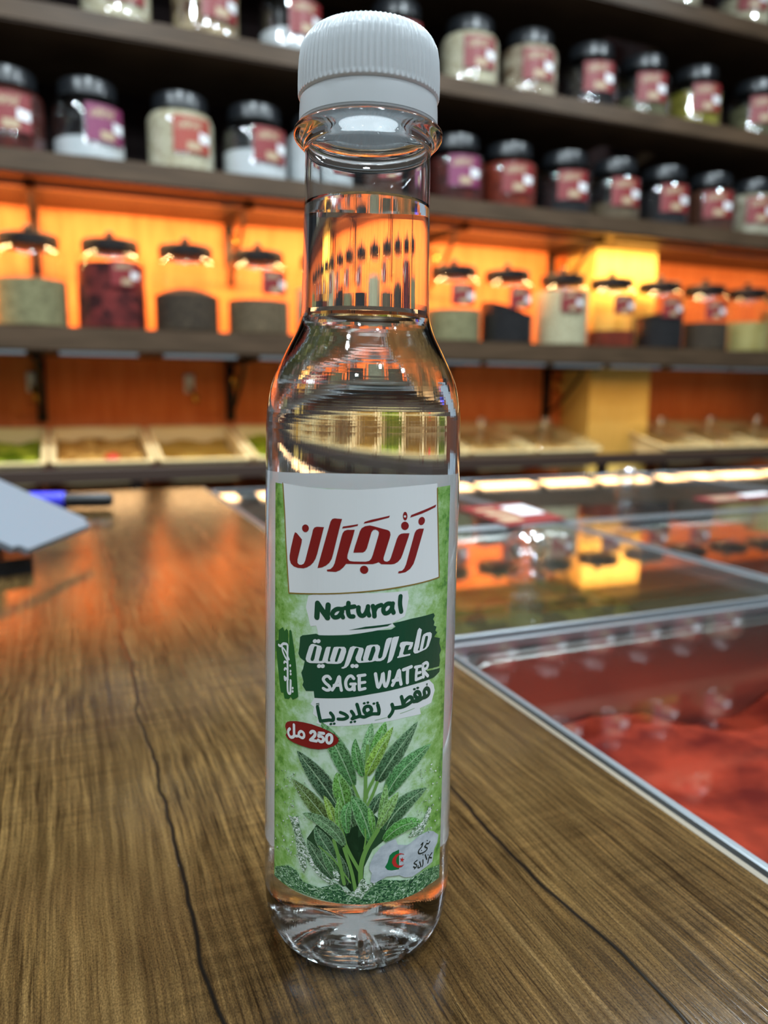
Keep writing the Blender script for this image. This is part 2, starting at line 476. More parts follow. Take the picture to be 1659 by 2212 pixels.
LABEL_DATA = """
P white 2 -2059,12183,-1442,12164,-853,12149,-80,12162,684,12216,1252,12241,1852,12252,1891,11599,2001,10033,1012,9962,466,9913,-300,9837,-1111,9747,-1830,9650,-1940,10786,-1997,11580
S gold 3 30 -2081,12176,-2010,11579,-1949,10785,-1838,9643
S gold 3 23 -1838,9643,-1111,9741,-300,9832,466,9908,1013,9957,2010,10025
S gold 3 30 1857,12133,1891,11599,2010,10025
P red 3 -1647,11099,-1594,11085,-1441,10957,-1453,10876,-1568,10477,-1567,10397,-1519,10364,-1452,10367,-1387,10402,-1347,10479,-1169,11115,-1149,11208,-1111,11263,-1054,11288,-877,11293,-898,11214,-1033,10683,-1075,10561,-1133,10463,-1207,10389,-1298,10331,-1393,10295,-1559,10283,-1683,10300,-1777,10353,-1816,10441,-1817,10535,-1780,10702,-1689,11007
P red 3 -1254,11233,-1263,11193,-1288,11160,-1325,11139,-1367,11135,-1406,11148,-1433,11177,-1443,11214,-1434,11254,-1407,11288,-1369,11308,-1327,11312,-1289,11299,-1264,11270
P red 3 -724,11431,-685,11490,-632,11507,-463,11501,-495,11390,-654,10711,-687,10591,-740,10497,-820,10425,-917,10373,-1024,10347,-1002,10436,-762,11300
P red 3 -180,11270,-204,11167,-332,10699,-336,10621,-284,10565,-208,10554,70,10555,146,10573,191,10624,220,10701,345,11164,351,11215,325,11255,274,11279,223,11270,186,11219,91,10859,54,10794,4,10761,-206,10754,-175,10884,-67,11245,-30,11310,45,11356,145,11373,234,11354,558,11260,603,11219,613,11154,596,11078,465,10642,466,10590,493,10557,546,10547,598,10570,631,10634,763,11056,802,11131,856,11167,926,11175,1070,11167,1043,11075,909,10693,869,10604,801,10531,720,10489,640,10481,416,10493,356,10542,300,10518,223,10499,-360,10495,-423,10409,-500,10341,-591,10297,-792,10294,-800,10330,-711,10355,-659,10410,-620,10491,-471,11108,-446,11186,-408,11239,-345,11264
P red 3 131,10370,123,10329,97,10297,60,10279,18,10279,-20,10297,-46,10330,-56,10371,-47,10412,-22,10444,15,10462,57,10462,95,10444,122,10411
P red 3 1048,11336,1040,11294,1013,11263,974,11247,931,11250,892,11271,865,11306,855,11348,863,11390,889,11421,927,11437,970,11435,1009,11414,1038,11378
P red 3 1477,11393,1453,11357,1416,11334,1375,11329,1336,11342,1307,11371,1295,11410,1300,11452,1323,11488,1358,11511,1400,11517,1439,11504,1469,11474,1483,11435
P red 3 1008,11559,1003,11517,988,11483,966,11466,941,11467,917,11488,901,11523,894,11566,899,11608,914,11642,936,11659,961,11658,985,11637,1001,11602
P white 4 974,11553,971,11542,964,11534,952,11530,940,11530,928,11536,920,11546,917,11557,920,11568,927,11577,938,11581,951,11580,963,11574,971,11565
P red 3 1459,11242,1428,11145,1251,10608,1194,10455,1106,10345,990,10278,863,10263,807,10267,820,10311,904,10320,959,10373,1000,10462,1163,11026,1205,11166,1250,11228,1328,11252
P red 3 -460,11288,-443,11333,-321,11357,-107,11399,-119,11360,-269,11320
P red 3 11,11410,31,11451,181,11501,591,11588,571,11543,182,11445
P red 3 1076,11523,1104,11579,1364,11650,1831,11765,1806,11707,1398,11595
P white 1 -1261,9671,-1052,9751,-300,9827,1059,9840,1093,9661,1054,9451,1001,9243,695,9115,751,9029,224,8944,-287,8863,-985,8782,-1045,9001,-1193,8967,-1256,9187,-1321,9394
S green 2 107 -1032,9204,-1016,9528
S green 2 105 -1016,9528,-892,9368,-772,9225
S green 2 101 -782,9224,-759,9519
S green 2 82 -450,9450,-554,9444,-638,9377,-659,9296,-605,9247,-513,9279,-436,9390
S green 2 81 -429,9457,-449,9349,-416,9261
S green 2 82 -297,9600,-305,9409,-267,9299,-185,9293
S green 2 82 -367,9481,-163,9524
S green 2 82 -73,9506,-72,9414,-38,9334,26,9313,89,9373,133,9492
S green 2 81 137,9531,134,9412,166,9319
S green 2 82 245,9537,272,9435,285,9296
S green 2 81 278,9408,330,9512,433,9555
S green 2 81 685,9565,578,9578,495,9504,486,9411,534,9355,622,9388,692,9489
S green 2 84 699,9574,682,9464,722,9359
S green 2 84 881,9728,873,9552,906,9367
P green 2 708,9113,1182,9170,1843,9189,1888,9118,1828,9047,1885,8966,1855,8889,1964,8836,1924,8747,1992,8689,1887,8602,2117,8517,2098,8394,2182,8201,2112,8106,2144,7954,2116,7819,1657,7863,1659,7817,2153,7765,2132,7671,1906,7593,1385,7584,924,7546,249,7466,-267,7372,-1072,7272,-1094,7434,-1303,7395,-1401,7513,-1369,7604,-1437,7812,-1388,7905,-1341,8108,-1473,8165,-1525,8251,-1492,8437,-1477,8660,-1411,8713,-1043,8812,-971,8789,-287,8855,353,8965,671,8969,779,9026
P green 2 -288,8970,94,9059,695,9109,588,9054,95,9008
P white 3 1396,8919,1471,8861,1397,8461,1363,8387,1412,8367,1489,8686,1526,8739,1630,8763,1740,8752,1794,8703,1791,8622,1696,8419,1616,8365,1487,8342,1365,8316,1282,8321,1241,8369,1248,8448,1349,8873|1632,8687,1585,8677,1511,8388,1563,8391,1614,8437,1667,8629,1660,8671
P white 3 1235,8601,1219,8514,1175,8441,1098,8433,1118,8506,1150,8545,1051,8560,1019,8525,970,8362,1003,8334,1167,8338,1157,8299,836,8277,831,8307,866,8323,885,8404,914,8500,881,8564,901,8631,953,8650,1060,8643
P white 3 866,8790,847,8707,743,8342,705,8246,656,8202,593,8178,606,8237,686,8685,704,8763,744,8788
P white 3 698,8779,676,8686,564,8340,517,8274,440,8240,354,8242,315,8254,249,8232,-33,8208,-70,8218,-118,8277,-123,8336,-56,8524,-57,8564,-104,8567,-141,8533,-240,8225,-276,8144,-323,8092,-389,8059,-437,8061,-428,8087,-380,8110,-362,8160,-272,8500,-244,8570,-179,8601,37,8563,56,8524,48,8465,3,8307,4,8257,51,8257,44,8326,103,8562,130,8611,205,8633,366,8635,414,8599,425,8539,380,8354,391,8303,448,8309,477,8347,539,8659,566,8746,615,8777|310,8591,271,8600,234,8568,154,8285,192,8254,245,8271,321,8495
P white 3 -377,8575,-338,8537,-332,8459,-392,8258,-448,8185,-525,8160,-761,8142,-822,8161,-883,8133,-1204,8089,-1284,8111,-1314,8166,-1296,8250,-1219,8484,-1175,8541,-1120,8563,-918,8537,-897,8490,-917,8408,-971,8202,-956,8174,-888,8193,-805,8501,-776,8540,-686,8549,-705,8452,-752,8229,-742,8194,-692,8205,-703,8254,-627,8518,-608,8550,-549,8564|-472,8540,-501,8528,-584,8245,-584,8205,-535,8213,-461,8452,-443,8512|-1044,8521,-1087,8505,-1183,8189,-1171,8151,-1116,8150,-1084,8205,-1033,8453,-1023,8504
P white 3 -1025,8663,-1019,8644,-1023,8622,-1038,8602,-1060,8588,-1084,8582,-1106,8587,-1122,8600,-1128,8620,-1124,8642,-1109,8662,-1087,8676,-1062,8682,-1040,8677
P white 3 -937,8675,-931,8655,-935,8633,-950,8613,-971,8600,-995,8595,-1016,8599,-1032,8613,-1038,8633,-1033,8655,-1019,8675,-997,8689,-974,8694,-952,8689
P white 3 -914,8088,-908,8068,-913,8046,-927,8026,-948,8012,-972,8007,-994,8011,-1009,8025,-1015,8045,-1010,8067,-996,8088,-975,8102,-951,8107,-929,8102
P white 3 -828,8099,-822,8079,-827,8057,-840,8037,-861,8024,-884,8019,-906,8024,-921,8037,-927,8057,-922,8080,-908,8100,-887,8114,-864,8118,-843,8113
P white 3 -143,8158,-138,8138,-142,8117,-155,8098,-173,8087,-195,8085,-214,8092,-228,8107,-234,8127,-230,8149,-217,8167,-198,8179,-177,8181,-157,8174
P white 3 -57,8159,-51,8139,-55,8117,-68,8099,-87,8088,-108,8086,-128,8094,-142,8109,-147,8130,-143,8151,-130,8169,-111,8180,-90,8182,-71,8175
S white 3 58 -687,7792,-738,7843,-813,7824,-856,7753,-802,7676,-717,7611,-697,7538,-772,7507,-854,7538
S white 3 56 -642,7525,-543,7703,-482,7866,-462,7709,-429,7539
S white 3 58 -597,7642,-452,7663
S white 3 57 -153,7834,-206,7893,-277,7868,-332,7754,-318,7624,-264,7567,-185,7592,-151,7676,-140,7564
S white 3 56 -221,7702,-116,7708
S white 3 57 92,7923,-57,7901
S white 3 57 -31,7891,-31,7687,-22,7571
S white 3 54 -25,7733,94,7750
S white 3 56 -22,7571,100,7601
S white 3 59 330,7946,360,7767,402,7614,468,7778,501,7952,523,7754,571,7622,632,7781,656,7974
S white 3 63 729,7638,820,7814,884,7983,907,7801,941,7636
S white 3 63 745,7749,918,7753
S white 3 66 992,7977,1197,8017
S white 3 65 1104,7986,1097,7827,1102,7647
S white 3 59 1306,7987,1464,7982
S white 3 58 1355,7967,1337,7819,1336,7676
S white 3 59 1343,7827,1457,7831
S white 3 61 1336,7676,1497,7698
S white 3 63 1523,8008,1540,7832,1557,7694
S white 3 63 1523,8008,1633,8030,1686,7970,1650,7892,1552,7858,1695,7688
P white 1 -1072,7277,-267,7386,782,7553,1743,7581,1913,7420,1963,7262,1846,6981,1471,6943,1511,6791,1089,6805,260,6747,-521,6665,-877,6635,-1022,6666,-965,6788,-1113,6874,-1085,7047,-1176,7099
S green 2 81 1554,7184,1661,7184,1751,7228,1734,7339,1654,7390,1593,7338,1609,7237,1561,7182
S green 2 73 1561,7182,1454,7151,1340,7149,1285,7152
S green 2 74 1306,7157,1431,7147,1475,7252,1425,7350,1345,7369,1313,7309,1371,7228,1464,7216
S green 2 69 958,7330,990,7220,1013,7102
S green 2 74 797,7080,1013,7083,1219,7157,1239,7239,1163,7283,1051,7209,1003,7104
S green 2 67 729,7176,759,7067,733,6976,669,6889
P green 2 1338,7454,1339,7441,1332,7430,1318,7423,1300,7422,1282,7427,1267,7437,1259,7449,1258,7462,1265,7473,1279,7480,1297,7481,1315,7476,1330,7466
P green 2 1434,7465,1434,7452,1427,7441,1412,7435,1393,7434,1375,7439,1360,7449,1351,7462,1350,7475,1358,7486,1372,7492,1390,7493,1409,7488,1425,7478
P green 2 120,7255,121,7242,115,7230,103,7221,89,7217,75,7218,63,7225,56,7235,56,7248,62,7260,73,7270,87,7274,102,7273,113,7266
P green 2 201,7271,202,7258,196,7246,184,7237,170,7233,156,7235,144,7241,137,7252,137,7265,143,7277,154,7286,168,7290,183,7289,194,7282
P green 2 339,7241,339,7228,333,7216,322,7207,308,7204,293,7205,281,7213,274,7224,274,7236,280,7248,291,7257,306,7261,320,7259,332,7252
P green 2 416,7254,416,7241,410,7229,399,7221,384,7217,370,7219,358,7227,351,7238,350,7250,357,7262,368,7271,382,7275,397,7273,409,7265
P green 2 -168,6798,-168,6785,-174,6772,-185,6763,-199,6758,-214,6758,-225,6764,-232,6775,-233,6787,-226,6800,-215,6810,-201,6815,-187,6815,-175,6808
P green 2 -85,6814,-85,6801,-91,6789,-102,6779,-116,6774,-131,6775,-142,6781,-149,6792,-149,6805,-143,6817,-132,6827,-118,6832,-104,6831,-92,6825
P green 2 -630,6716,-630,6703,-636,6690,-648,6679,-663,6672,-678,6671,-690,6676,-697,6686,-698,6699,-691,6712,-679,6723,-664,6730,-649,6731,-637,6726
P green 2 -553,6733,-553,6720,-559,6707,-571,6696,-585,6690,-600,6690,-612,6695,-619,6705,-620,6718,-614,6731,-602,6742,-587,6748,-572,6748,-560,6743
S green 2 65 397,7192,426,7067,419,6977
S green 2 65 419,6977,284,6983,178,6950
S green 2 65 213,6968,256,7079,210,7166,121,7160,87,7076,142,6990,221,7024
S green 2 65 178,6950,90,6916,1,6936
S green 2 63 -74,7219,-36,7087,1,6936
S green 2 65 1,6936,-87,6908,-175,6868
S green 2 63 -195,7047,-140,6954,-166,6869
S green 2 61 -444,7006,-336,6966,-282,6902,-370,6850,-496,6841
S green 2 65 -672,6966,-616,6896,-615,6802,-717,6790,-917,6732
S green 2 69 -993,7063,-958,6897,-917,6742
S green 2 15 -1026,7133,-959,7156
S green 2 15 -1021,7096,-954,7122
S green 2 19 1656,7492,1689,7497,1677,7455
S sage 2 10 340,6828,613,6874
S sage 2 10 937,6924,1311,6982
P green2 2 -2056,8768,-1989,8683,-1919,8763,-1865,8729,-1849,8357,-1822,8363,-1819,8740,-1780,8771,-1749,8746,-1660,8355,-1597,7956,-1522,7199,-1590,7145,-1698,7080,-1761,7137,-1826,7063,-1977,7028,-2022,7165,-2121,7134,-2162,7245,-2231,7602,-2304,7957,-2372,8351,-2237,8407,-2230,8651
S white 3 52 -2219,8286,-2137,8285,-2045,8360,-1958,8386,-1876,8369,-1874,8167,-1863,7576
S white 3 52 -1869,7565,-1854,7243,-1775,7218,-1763,7361,-1762,7538
S white 3 54 -1974,7564,-1959,7494,-1924,7546,-1856,7541
S white 3 43 -2082,8281,-2059,8194,-1985,8093,-1900,8012
S white 3 41 -2090,8288,-1943,8205,-1820,8042
S white 3 41 -1998,7908,-1969,7948,-1886,7942
S white 3 43 -1982,7740,-1954,7785,-1878,7777
P white 3 -1747,7907,-1750,7892,-1758,7879,-1770,7869,-1784,7866,-1797,7869,-1805,7879,-1808,7892,-1805,7907,-1797,7921,-1785,7931,-1771,7934,-1759,7931,-1750,7921
P white 3 -1736,7774,-1739,7759,-1747,7746,-1759,7736,-1773,7733,-1785,7736,-1794,7745,-1797,7759,-1794,7774,-1786,7788,-1773,7798,-1760,7801,-1748,7798,-1739,7788
P white 3 -1729,7702,-1732,7687,-1740,7673,-1752,7664,-1766,7660,-1778,7664,-1787,7673,-1790,7687,-1787,7702,-1779,7716,-1766,7725,-1753,7729,-1741,7725,-1732,7716
P white 3 -1663,7376,-1665,7361,-1673,7347,-1685,7338,-1698,7334,-1710,7337,-1719,7347,-1722,7361,-1719,7376,-1711,7390,-1699,7399,-1686,7403,-1674,7399,-1666,7390
P white 3 -1662,7294,-1665,7279,-1673,7265,-1684,7256,-1698,7252,-1710,7256,-1718,7265,-1721,7279,-1718,7294,-1710,7308,-1698,7318,-1685,7321,-1673,7318,-1665,7308
P red 7 -1933,6341,-1919,6415,-1856,6485,-1748,6537,-1560,6592,-1352,6618,-1138,6622,-897,6589,-706,6531,-566,6461,-492,6391,-473,6326,-508,6247,-608,6169,-748,6098,-940,6043,-1153,6020,-1414,6025,-1654,6035,-1839,6066,-1917,6129,-1868,6214
S white 8 61 -1766,6340,-1813,6281,-1812,6203,-1758,6146,-1693,6151,-1630,6204,-1628,6327,-1632,6478
S white 8 53 -1630,6229,-1569,6217,-1485,6240,-1382,6223,-1332,6279,-1344,6354,-1417,6380,-1480,6319,-1480,6242
S white 8 59 -1157,6406,-1121,6448,-1065,6454,-1039,6411,-1063,6338,-1155,6233
S white 8 59 -1160,6227,-1007,6234
S white 8 59 -828,6456,-940,6448
S white 8 59 -940,6448,-949,6360
S white 8 58 -949,6360,-885,6371,-832,6331,-845,6262,-903,6238,-958,6272
S white 8 56 -705,6450,-751,6400,-760,6313,-735,6249,-693,6236,-647,6280,-631,6358,-648,6433,-700,6450
P deep 3 -485,3627,123,4590,250,4086,187,3565,97,3172,128,2717,-133,2534,-378,2841
P deep 3 -1244,3705,-998,4117,-642,4447,-449,4678,169,4691,438,4408,692,4027,621,3829,330,3605,145,3170,128,2717,-133,2534,-427,2836,-727,3005,-1045,3361
L 62,100,62 3 322 -117,4197,-227,4712,-152,5249
L 70,125,70 4 368 -132,5239,-492,6068,-896,6717
L 38,78,52 4 430 -475,4671,-960,5314,-1547,5851
L 78,104,42 4 358 -661,4219,-1141,4710,-1704,5087
L 82,140,48 4 357 -288,4664,-397,5103,-506,5538
L 110,160,105 4 237 140,5512,181,6149,272,6776
L 80,145,55 4 315 251,5595,406,6177,583,6781
L 122,164,58 5 259 181,5488,409,6023,769,6636
L 72,135,66 5 199 89,5470,-60,5935,-97,6394
L 48,92,58 4 374 425,5325,816,5923,1421,6637
L 66,128,70 4 406 640,4927,1100,5552,1879,5929
L 46,92,56 4 404 635,4069,1028,4599,1765,4839
L 40,82,54 4 220 310,4520,409,4802,573,5050
L 106,152,78 5 166 492,4273,578,4780,623,5248
L 118,160,84 5 222 442,4121,711,4622,927,4985
L 124,160,56 5 184 -489,4106,-644,4560,-811,4921
L 98,152,66 5 155 -427,4112,-453,4584,-426,4949
L 76,140,72 5 205 -239,4035,-286,4529,-157,4837
L 68,130,66 5 322 300,3818,83,4534,-169,4982
L 88,150,58 5 129 349,4018,290,4431,220,4688
L 88,128,86 6 269 -317,3722,-740,4196,-1366,4320
L 48,92,60 5 315 -531,3356,-811,3734,-1025,4084
L 44,82,54 5 295 -574,2844,-937,3281,-1229,3696
L 72,142,58 6 308 596,3807,1086,4093,1635,3960
L 58,104,60 5 262 -427,2836,-629,3236,-861,3565
L 40,78,50 4 313 -279,2688,-431,3156,-534,3595
S stem 5 59 132,4666,147,5046,150,5512,180,6215
S stem 4 50 -132,5250,-26,4983,80,4713
S stem 4 53 431,5335,302,4969,183,4709
S stem 4 53 387,5495,197,5088,179,4933
S stem 6 65 -393,4084,-244,3647,51,3067
S stem 6 66 -316,3643,-140,3068,-38,2561
S stem 6 66 -561,3829,-433,3368,-304,2740
S stem 6 87 443,4093,186,3618,73,3173,80,2719
S stem 6 30 -914,3606,-530,3303,-160,2774
S stem 6 29 -370,4138,-295,3881,-244,3647
S stem 6 30 154,4145,170,3882,138,3647
P grey 7 265,3115,275,3244,365,3467,540,3675,734,3768,884,3799,939,3643,1182,3560,1266,3572,1548,3693,1857,3683,2037,3587,2271,3376,2232,3192,2100,3083,2029,2767,1746,2743,1348,2671,1133,2735,996,2830,677,2872,377,2739,294,2788,326,3006
P flag 8 975,3504,986,2991,799,3008,698,3043,635,3128,695,3233,741,3405,815,3466
P red2 9 1119,3329,1091,3366,1010,3403,893,3395,818,3309,801,3209,848,3107,952,3033,1058,3035,1122,3081,1057,3072,977,3092,924,3146,899,3224,914,3312,971,3368,1051,3368
P red2 9 1069,3291,1079,3233,1130,3209,1085,3198,1095,3140,1057,3191,1013,3178,1034,3221,998,3270,1048,3248
S ink 8 29 1906,3374,1851,3339,1795,3371,1760,3339,1726,3314,1818,3233,1748,3184,1629,3183,1539,3214,1529,3291,1624,3358,1662,3448,1605,3419
S ink 8 31 1998,3026,1902,2965,1993,2893
S ink 8 31 1893,2956,1851,2828
S ink 8 30 1751,3089,1810,2942
S ink 8 29 1677,2989,1681,2866,1649,2820
S ink 8 28 1570,2981,1607,2846,1526,2840,1525,2894
S ink 8 26 1489,3055,1398,3011,1476,2940,1448,2872,1386,2923
P ink 8 1831,3428,1829,3422,1824,3420,1816,3420,1807,3425,1798,3431,1793,3439,1790,3446,1792,3452,1798,3454,1806,3454,1815,3450,1823,3443,1829,3435
P ink 8 1638,3252,1637,3247,1632,3244,1625,3244,1616,3247,1609,3253,1604,3260,1602,3268,1603,3273,1608,3276,1615,3276,1624,3273,1631,3267,1636,3259
P ink 8 1873,3026,1872,3021,1866,3018,1858,3019,1848,3024,1840,3030,1834,3038,1832,3046,1834,3051,1839,3054,1847,3053,1857,3049,1865,3042,1871,3034
P ink 8 1692,3116,1690,3110,1685,3107,1677,3108,1669,3112,1661,3118,1656,3125,1654,3132,1656,3138,1661,3141,1668,3141,1676,3137,1684,3131,1690,3123
P ink 8 1434,2850,1433,2845,1428,2841,1422,2841,1414,2844,1407,2850,1403,2857,1401,2864,1402,2869,1407,2873,1413,2873,1421,2870,1428,2865,1433,2858
P splash 6 -2374,2217,-2333,2494,-1816,2798,-1524,2771,-1352,2563,-903,2537,-474,2723,-278,2581,-61,2508,201,2632,540,2817,1235,2632,1821,2673,2389,2512,2382,2145,1916,2207,1397,2171,1047,2177,451,2212,-33,2217,-468,2226,-954,2253,-1319,2247,-1775,2249
P foam 7 -1807,4123,-1650,4130,-1488,4214,-1448,3907,-1331,3678,-1198,3425,-1043,3147,-881,2973,-624,2809,-425,2729,-622,2675,-933,2853,-1153,3089,-1298,3286,-1237,2982,-1324,2791,-1441,3020,-1529,3421,-1580,3672,-1682,3930
P foam 7 1837,4339,1958,4233,1813,3969,1643,3713,1295,3735,1206,3763,1379,3947,1634,4015
P foam 7 -528,3144,-404,2945,-426,2782,-525,2824,-577,3031
P foam 8 -376,2680,-85,2507,78,2853,149,2903,224,2737,442,2739,202,2551,109,2369,-84,2427,-277,2500
P foam 8 -1731,4404,-1732,4398,-1736,4392,-1741,4388,-1747,4386,-1753,4386,-1756,4389,-1758,4394,-1756,4399,-1753,4405,-1747,4409,-1742,4411,-1736,4411,-1733,4408
P foam 8 -1610,4435,-1613,4423,-1620,4412,-1630,4403,-1641,4399,-1651,4400,-1658,4407,-1661,4417,-1659,4429,-1652,4440,-1641,4449,-1630,4453,-1620,4452,-1613,4445
P foam 8 -1720,4087,-1721,4080,-1725,4074,-1731,4069,-1738,4066,-1745,4066,-1749,4070,-1750,4075,-1749,4082,-1745,4088,-1739,4093,-1732,4096,-1726,4096,-1721,4093
P foam 8 -1941,4983,-1942,4970,-1947,4958,-1953,4951,-1960,4948,-1967,4951,-1971,4959,-1973,4970,-1971,4983,-1967,4994,-1961,5002,-1953,5005,-1947,5002,-1942,4994
P foam 8 -1519,3559,-1520,3551,-1523,3544,-1528,3539,-1534,3537,-1539,3538,-1543,3543,-1544,3550,-1543,3557,-1539,3564,-1534,3569,-1529,3571,-1523,3570,-1520,3566
P foam 8 -2206,3667,-2209,3654,-2217,3640,-2230,3628,-2244,3621,-2257,3620,-2267,3625,-2270,3636,-2267,3649,-2258,3663,-2245,3675,-2230,3682,-2218,3683,-2209,3677
P foam 8 -1649,3956,-1652,3946,-1657,3937,-1666,3930,-1676,3926,-1684,3927,-1690,3931,-1693,3939,-1691,3949,-1685,3958,-1676,3965,-1666,3969,-1658,3968,-1652,3964
P foam 8 -1818,4867,-1820,4861,-1825,4854,-1833,4849,-1842,4846,-1850,4845,-1855,4847,-1857,4852,-1856,4858,-1850,4864,-1842,4870,-1833,4873,-1825,4874,-1820,4871
P foam 8 -1300,4206,-1301,4194,-1304,4184,-1310,4177,-1316,4175,-1321,4179,-1325,4187,-1326,4198,-1325,4211,-1321,4221,-1316,4228,-1310,4230,-1305,4226,-1301,4218
P foam 8 -1948,3912,-1951,3899,-1959,3886,-1971,3875,-1984,3870,-1996,3870,-2005,3875,-2008,3886,-2005,3899,-1996,3912,-1984,3922,-1971,3928,-1959,3928,-1951,3922
P foam 8 -2027,3815,-2029,3808,-2035,3801,-2044,3794,-2053,3790,-2062,3789,-2068,3791,-2070,3796,-2068,3803,-2062,3811,-2054,3817,-2044,3822,-2035,3823,-2029,3821
P foam 8 -1746,4605,-1749,4599,-1755,4592,-1765,4586,-1777,4582,-1787,4580,-1794,4582,-1796,4586,-1794,4592,-1787,4598,-1777,4604,-1766,4609,-1756,4610,-1749,4609
P foam 8 -1411,4774,-1413,4765,-1417,4757,-1424,4751,-1432,4748,-1439,4750,-1444,4755,-1445,4763,-1444,4772,-1439,4780,-1432,4786,-1424,4788,-1418,4787,-1413,4781
P foam 8 -1626,4563,-1628,4556,-1635,4548,-1646,4541,-1658,4537,-1669,4536,-1676,4538,-1679,4544,-1677,4551,-1669,4558,-1658,4565,-1646,4569,-1636,4570,-1628,4568
P foam 8 -1893,3796,-1895,3788,-1899,3779,-1906,3773,-1914,3770,-1921,3770,-1925,3774,-1927,3781,-1925,3790,-1921,3798,-1914,3804,-1906,3807,-1900,3807,-1895,3803
P foam 8 -1643,3635,-1644,3625,-1648,3616,-1655,3609,-1662,3607,-1668,3608,-1672,3614,-1674,3623,-1672,3632,-1668,3642,-1662,3648,-1655,3651,-1649,3649,-1644,3643
P foam 8 -1649,5188,-1650,5177,-1654,5167,-1659,5161,-1666,5158,-1671,5161,-1675,5169,-1677,5179,-1675,5190,-1672,5200,-1666,5206,-1660,5209,-1654,5206,-1650,5198
P foam 8 -1807,3872,-1808,3864,-1812,3856,-1818,3850,-1825,3848,-1831,3848,-1836,3852,-1837,3859,-1836,3867,-1832,3875,-1825,3881,-1819,3884,-1812,3883,-1808,3879
P foam 8 -1615,5241,-1617,5229,-1623,5218,-1631,5210,-1641,5207,-1650,5209,-1656,5216,-1658,5227,-1656,5240,-1650,5251,-1641,5259,-1632,5262,-1623,5260,-1617,5252
P foam 8 -1476,3220,-1478,3207,-1483,3195,-1492,3186,-1501,3182,-1510,3185,-1516,3193,-1518,3204,-1516,3218,-1510,3230,-1502,3239,-1492,3242,-1484,3240,-1478,3232
P foam 8 -1516,3179,-1518,3170,-1524,3161,-1533,3154,-1543,3151,-1552,3151,-1558,3155,-1560,3162,-1558,3171,-1552,3180,-1543,3187,-1534,3191,-1525,3190,-1519,3186
P foam 8 -1700,3158,-1702,3146,-1708,3134,-1716,3126,-1726,3122,-1734,3123,-1740,3130,-1742,3140,-1740,3153,-1735,3165,-1726,3173,-1716,3177,-1708,3176,-1702,3169
P foam 8 -1788,4272,-1789,4264,-1793,4256,-1798,4251,-1804,4248,-1810,4250,-1813,4254,-1815,4262,-1814,4270,-1810,4278,-1805,4283,-1799,4285,-1793,4284,-1790,4279
P foam 8 -1570,3168,-1572,3163,-1576,3157,-1582,3153,-1589,3150,-1595,3150,-1599,3152,-1601,3156,-1599,3161,-1595,3167,-1589,3171,-1582,3174,-1576,3174,-1572,3172
P foam 8 -1583,3573,-1585,3566,-1589,3558,-1595,3553,-1602,3550,-1609,3551,-1613,3555,-1615,3561,-1613,3569,-1609,3576,-1603,3582,-1595,3584,-1589,3584,-1585,3580
P foam 8 -1689,5095,-1691,5086,-1699,5077,-1710,5070,-1722,5066,-1733,5065,-1741,5069,-1743,5076,-1741,5085,-1733,5094,-1722,5101,-1710,5106,-1699,5106,-1692,5102
P foam 8 -1724,5177,-1725,5167,-1728,5157,-1734,5151,-1740,5149,-1745,5152,-1749,5158,-1750,5168,-1749,5178,-1745,5188,-1740,5194,-1734,5196,-1729,5193,-1725,5187
P foam 8 -1661,4986,-1662,4977,-1665,4970,-1669,4964,-1674,4963,-1679,4965,-1682,4971,-1683,4979,-1682,4988,-1679,4996,-1675,5001,-1670,5003,-1665,5000,-1662,4994
P foam 8 -1735,5022,-1736,5011,-1742,5000,-1750,4993,-1759,4990,-1767,4991,-1772,4998,-1774,5008,-1772,5020,-1767,5030,-1759,5038,-1750,5041,-1742,5039,-1737,5033
P foam 8 -1461,4845,-1463,4839,-1467,4834,-1473,4830,-1480,4828,-1486,4828,-1491,4830,-1492,4835,-1491,4840,-1487,4845,-1480,4850,-1473,4852,-1467,4852,-1463,4849
P foam 8 -1763,4334,-1765,4322,-1769,4310,-1775,4303,-1781,4300,-1788,4303,-1792,4311,-1794,4322,-1792,4335,-1788,4346,-1782,4354,-1775,4356,-1769,4353,-1765,4345
P foam 8 -1601,5271,-1603,5264,-1606,5257,-1612,5253,-1618,5251,-1624,5252,-1628,5256,-1629,5262,-1628,5269,-1624,5275,-1619,5280,-1612,5282,-1607,5281,-1603,5277
P foam 8 -2036,4713,-2037,4700,-2042,4689,-2049,4681,-2057,4678,-2064,4680,-2069,4687,-2070,4698,-2069,4711,-2064,4722,-2057,4730,-2049,4734,-2042,4731,-2037,4724
P foam 8 -1673,3205,-1675,3191,-1680,3179,-1688,3170,-1697,3166,-1705,3168,-1711,3176,-1713,3188,-1711,3202,-1705,3215,-1697,3224,-1688,3228,-1680,3225,-1675,3217
P foam 8 -1664,4413,-1666,4402,-1673,4391,-1684,4383,-1695,4379,-1705,4380,-1713,4385,-1715,4394,-1713,4405,-1706,4415,-1695,4424,-1684,4428,-1674,4427,-1666,4422
P foam 8 -1634,4216,-1635,4209,-1638,4203,-1643,4198,-1648,4197,-1652,4198,-1656,4202,-1657,4208,-1656,4214,-1653,4221,-1648,4225,-1643,4227,-1638,4226,-1635,4222
P foam 8 -2199,3089,-2203,3075,-2212,3060,-2227,3047,-2243,3039,-2258,3037,-2268,3042,-2272,3052,-2268,3067,-2258,3082,-2243,3095,-2227,3104,-2213,3105,-2203,3100
P foam 8 -1936,3390,-1939,3377,-1945,3365,-1955,3355,-1966,3350,-1976,3351,-1983,3357,-1986,3367,-1984,3380,-1977,3392,-1967,3402,-1956,3407,-1946,3406,-1939,3400
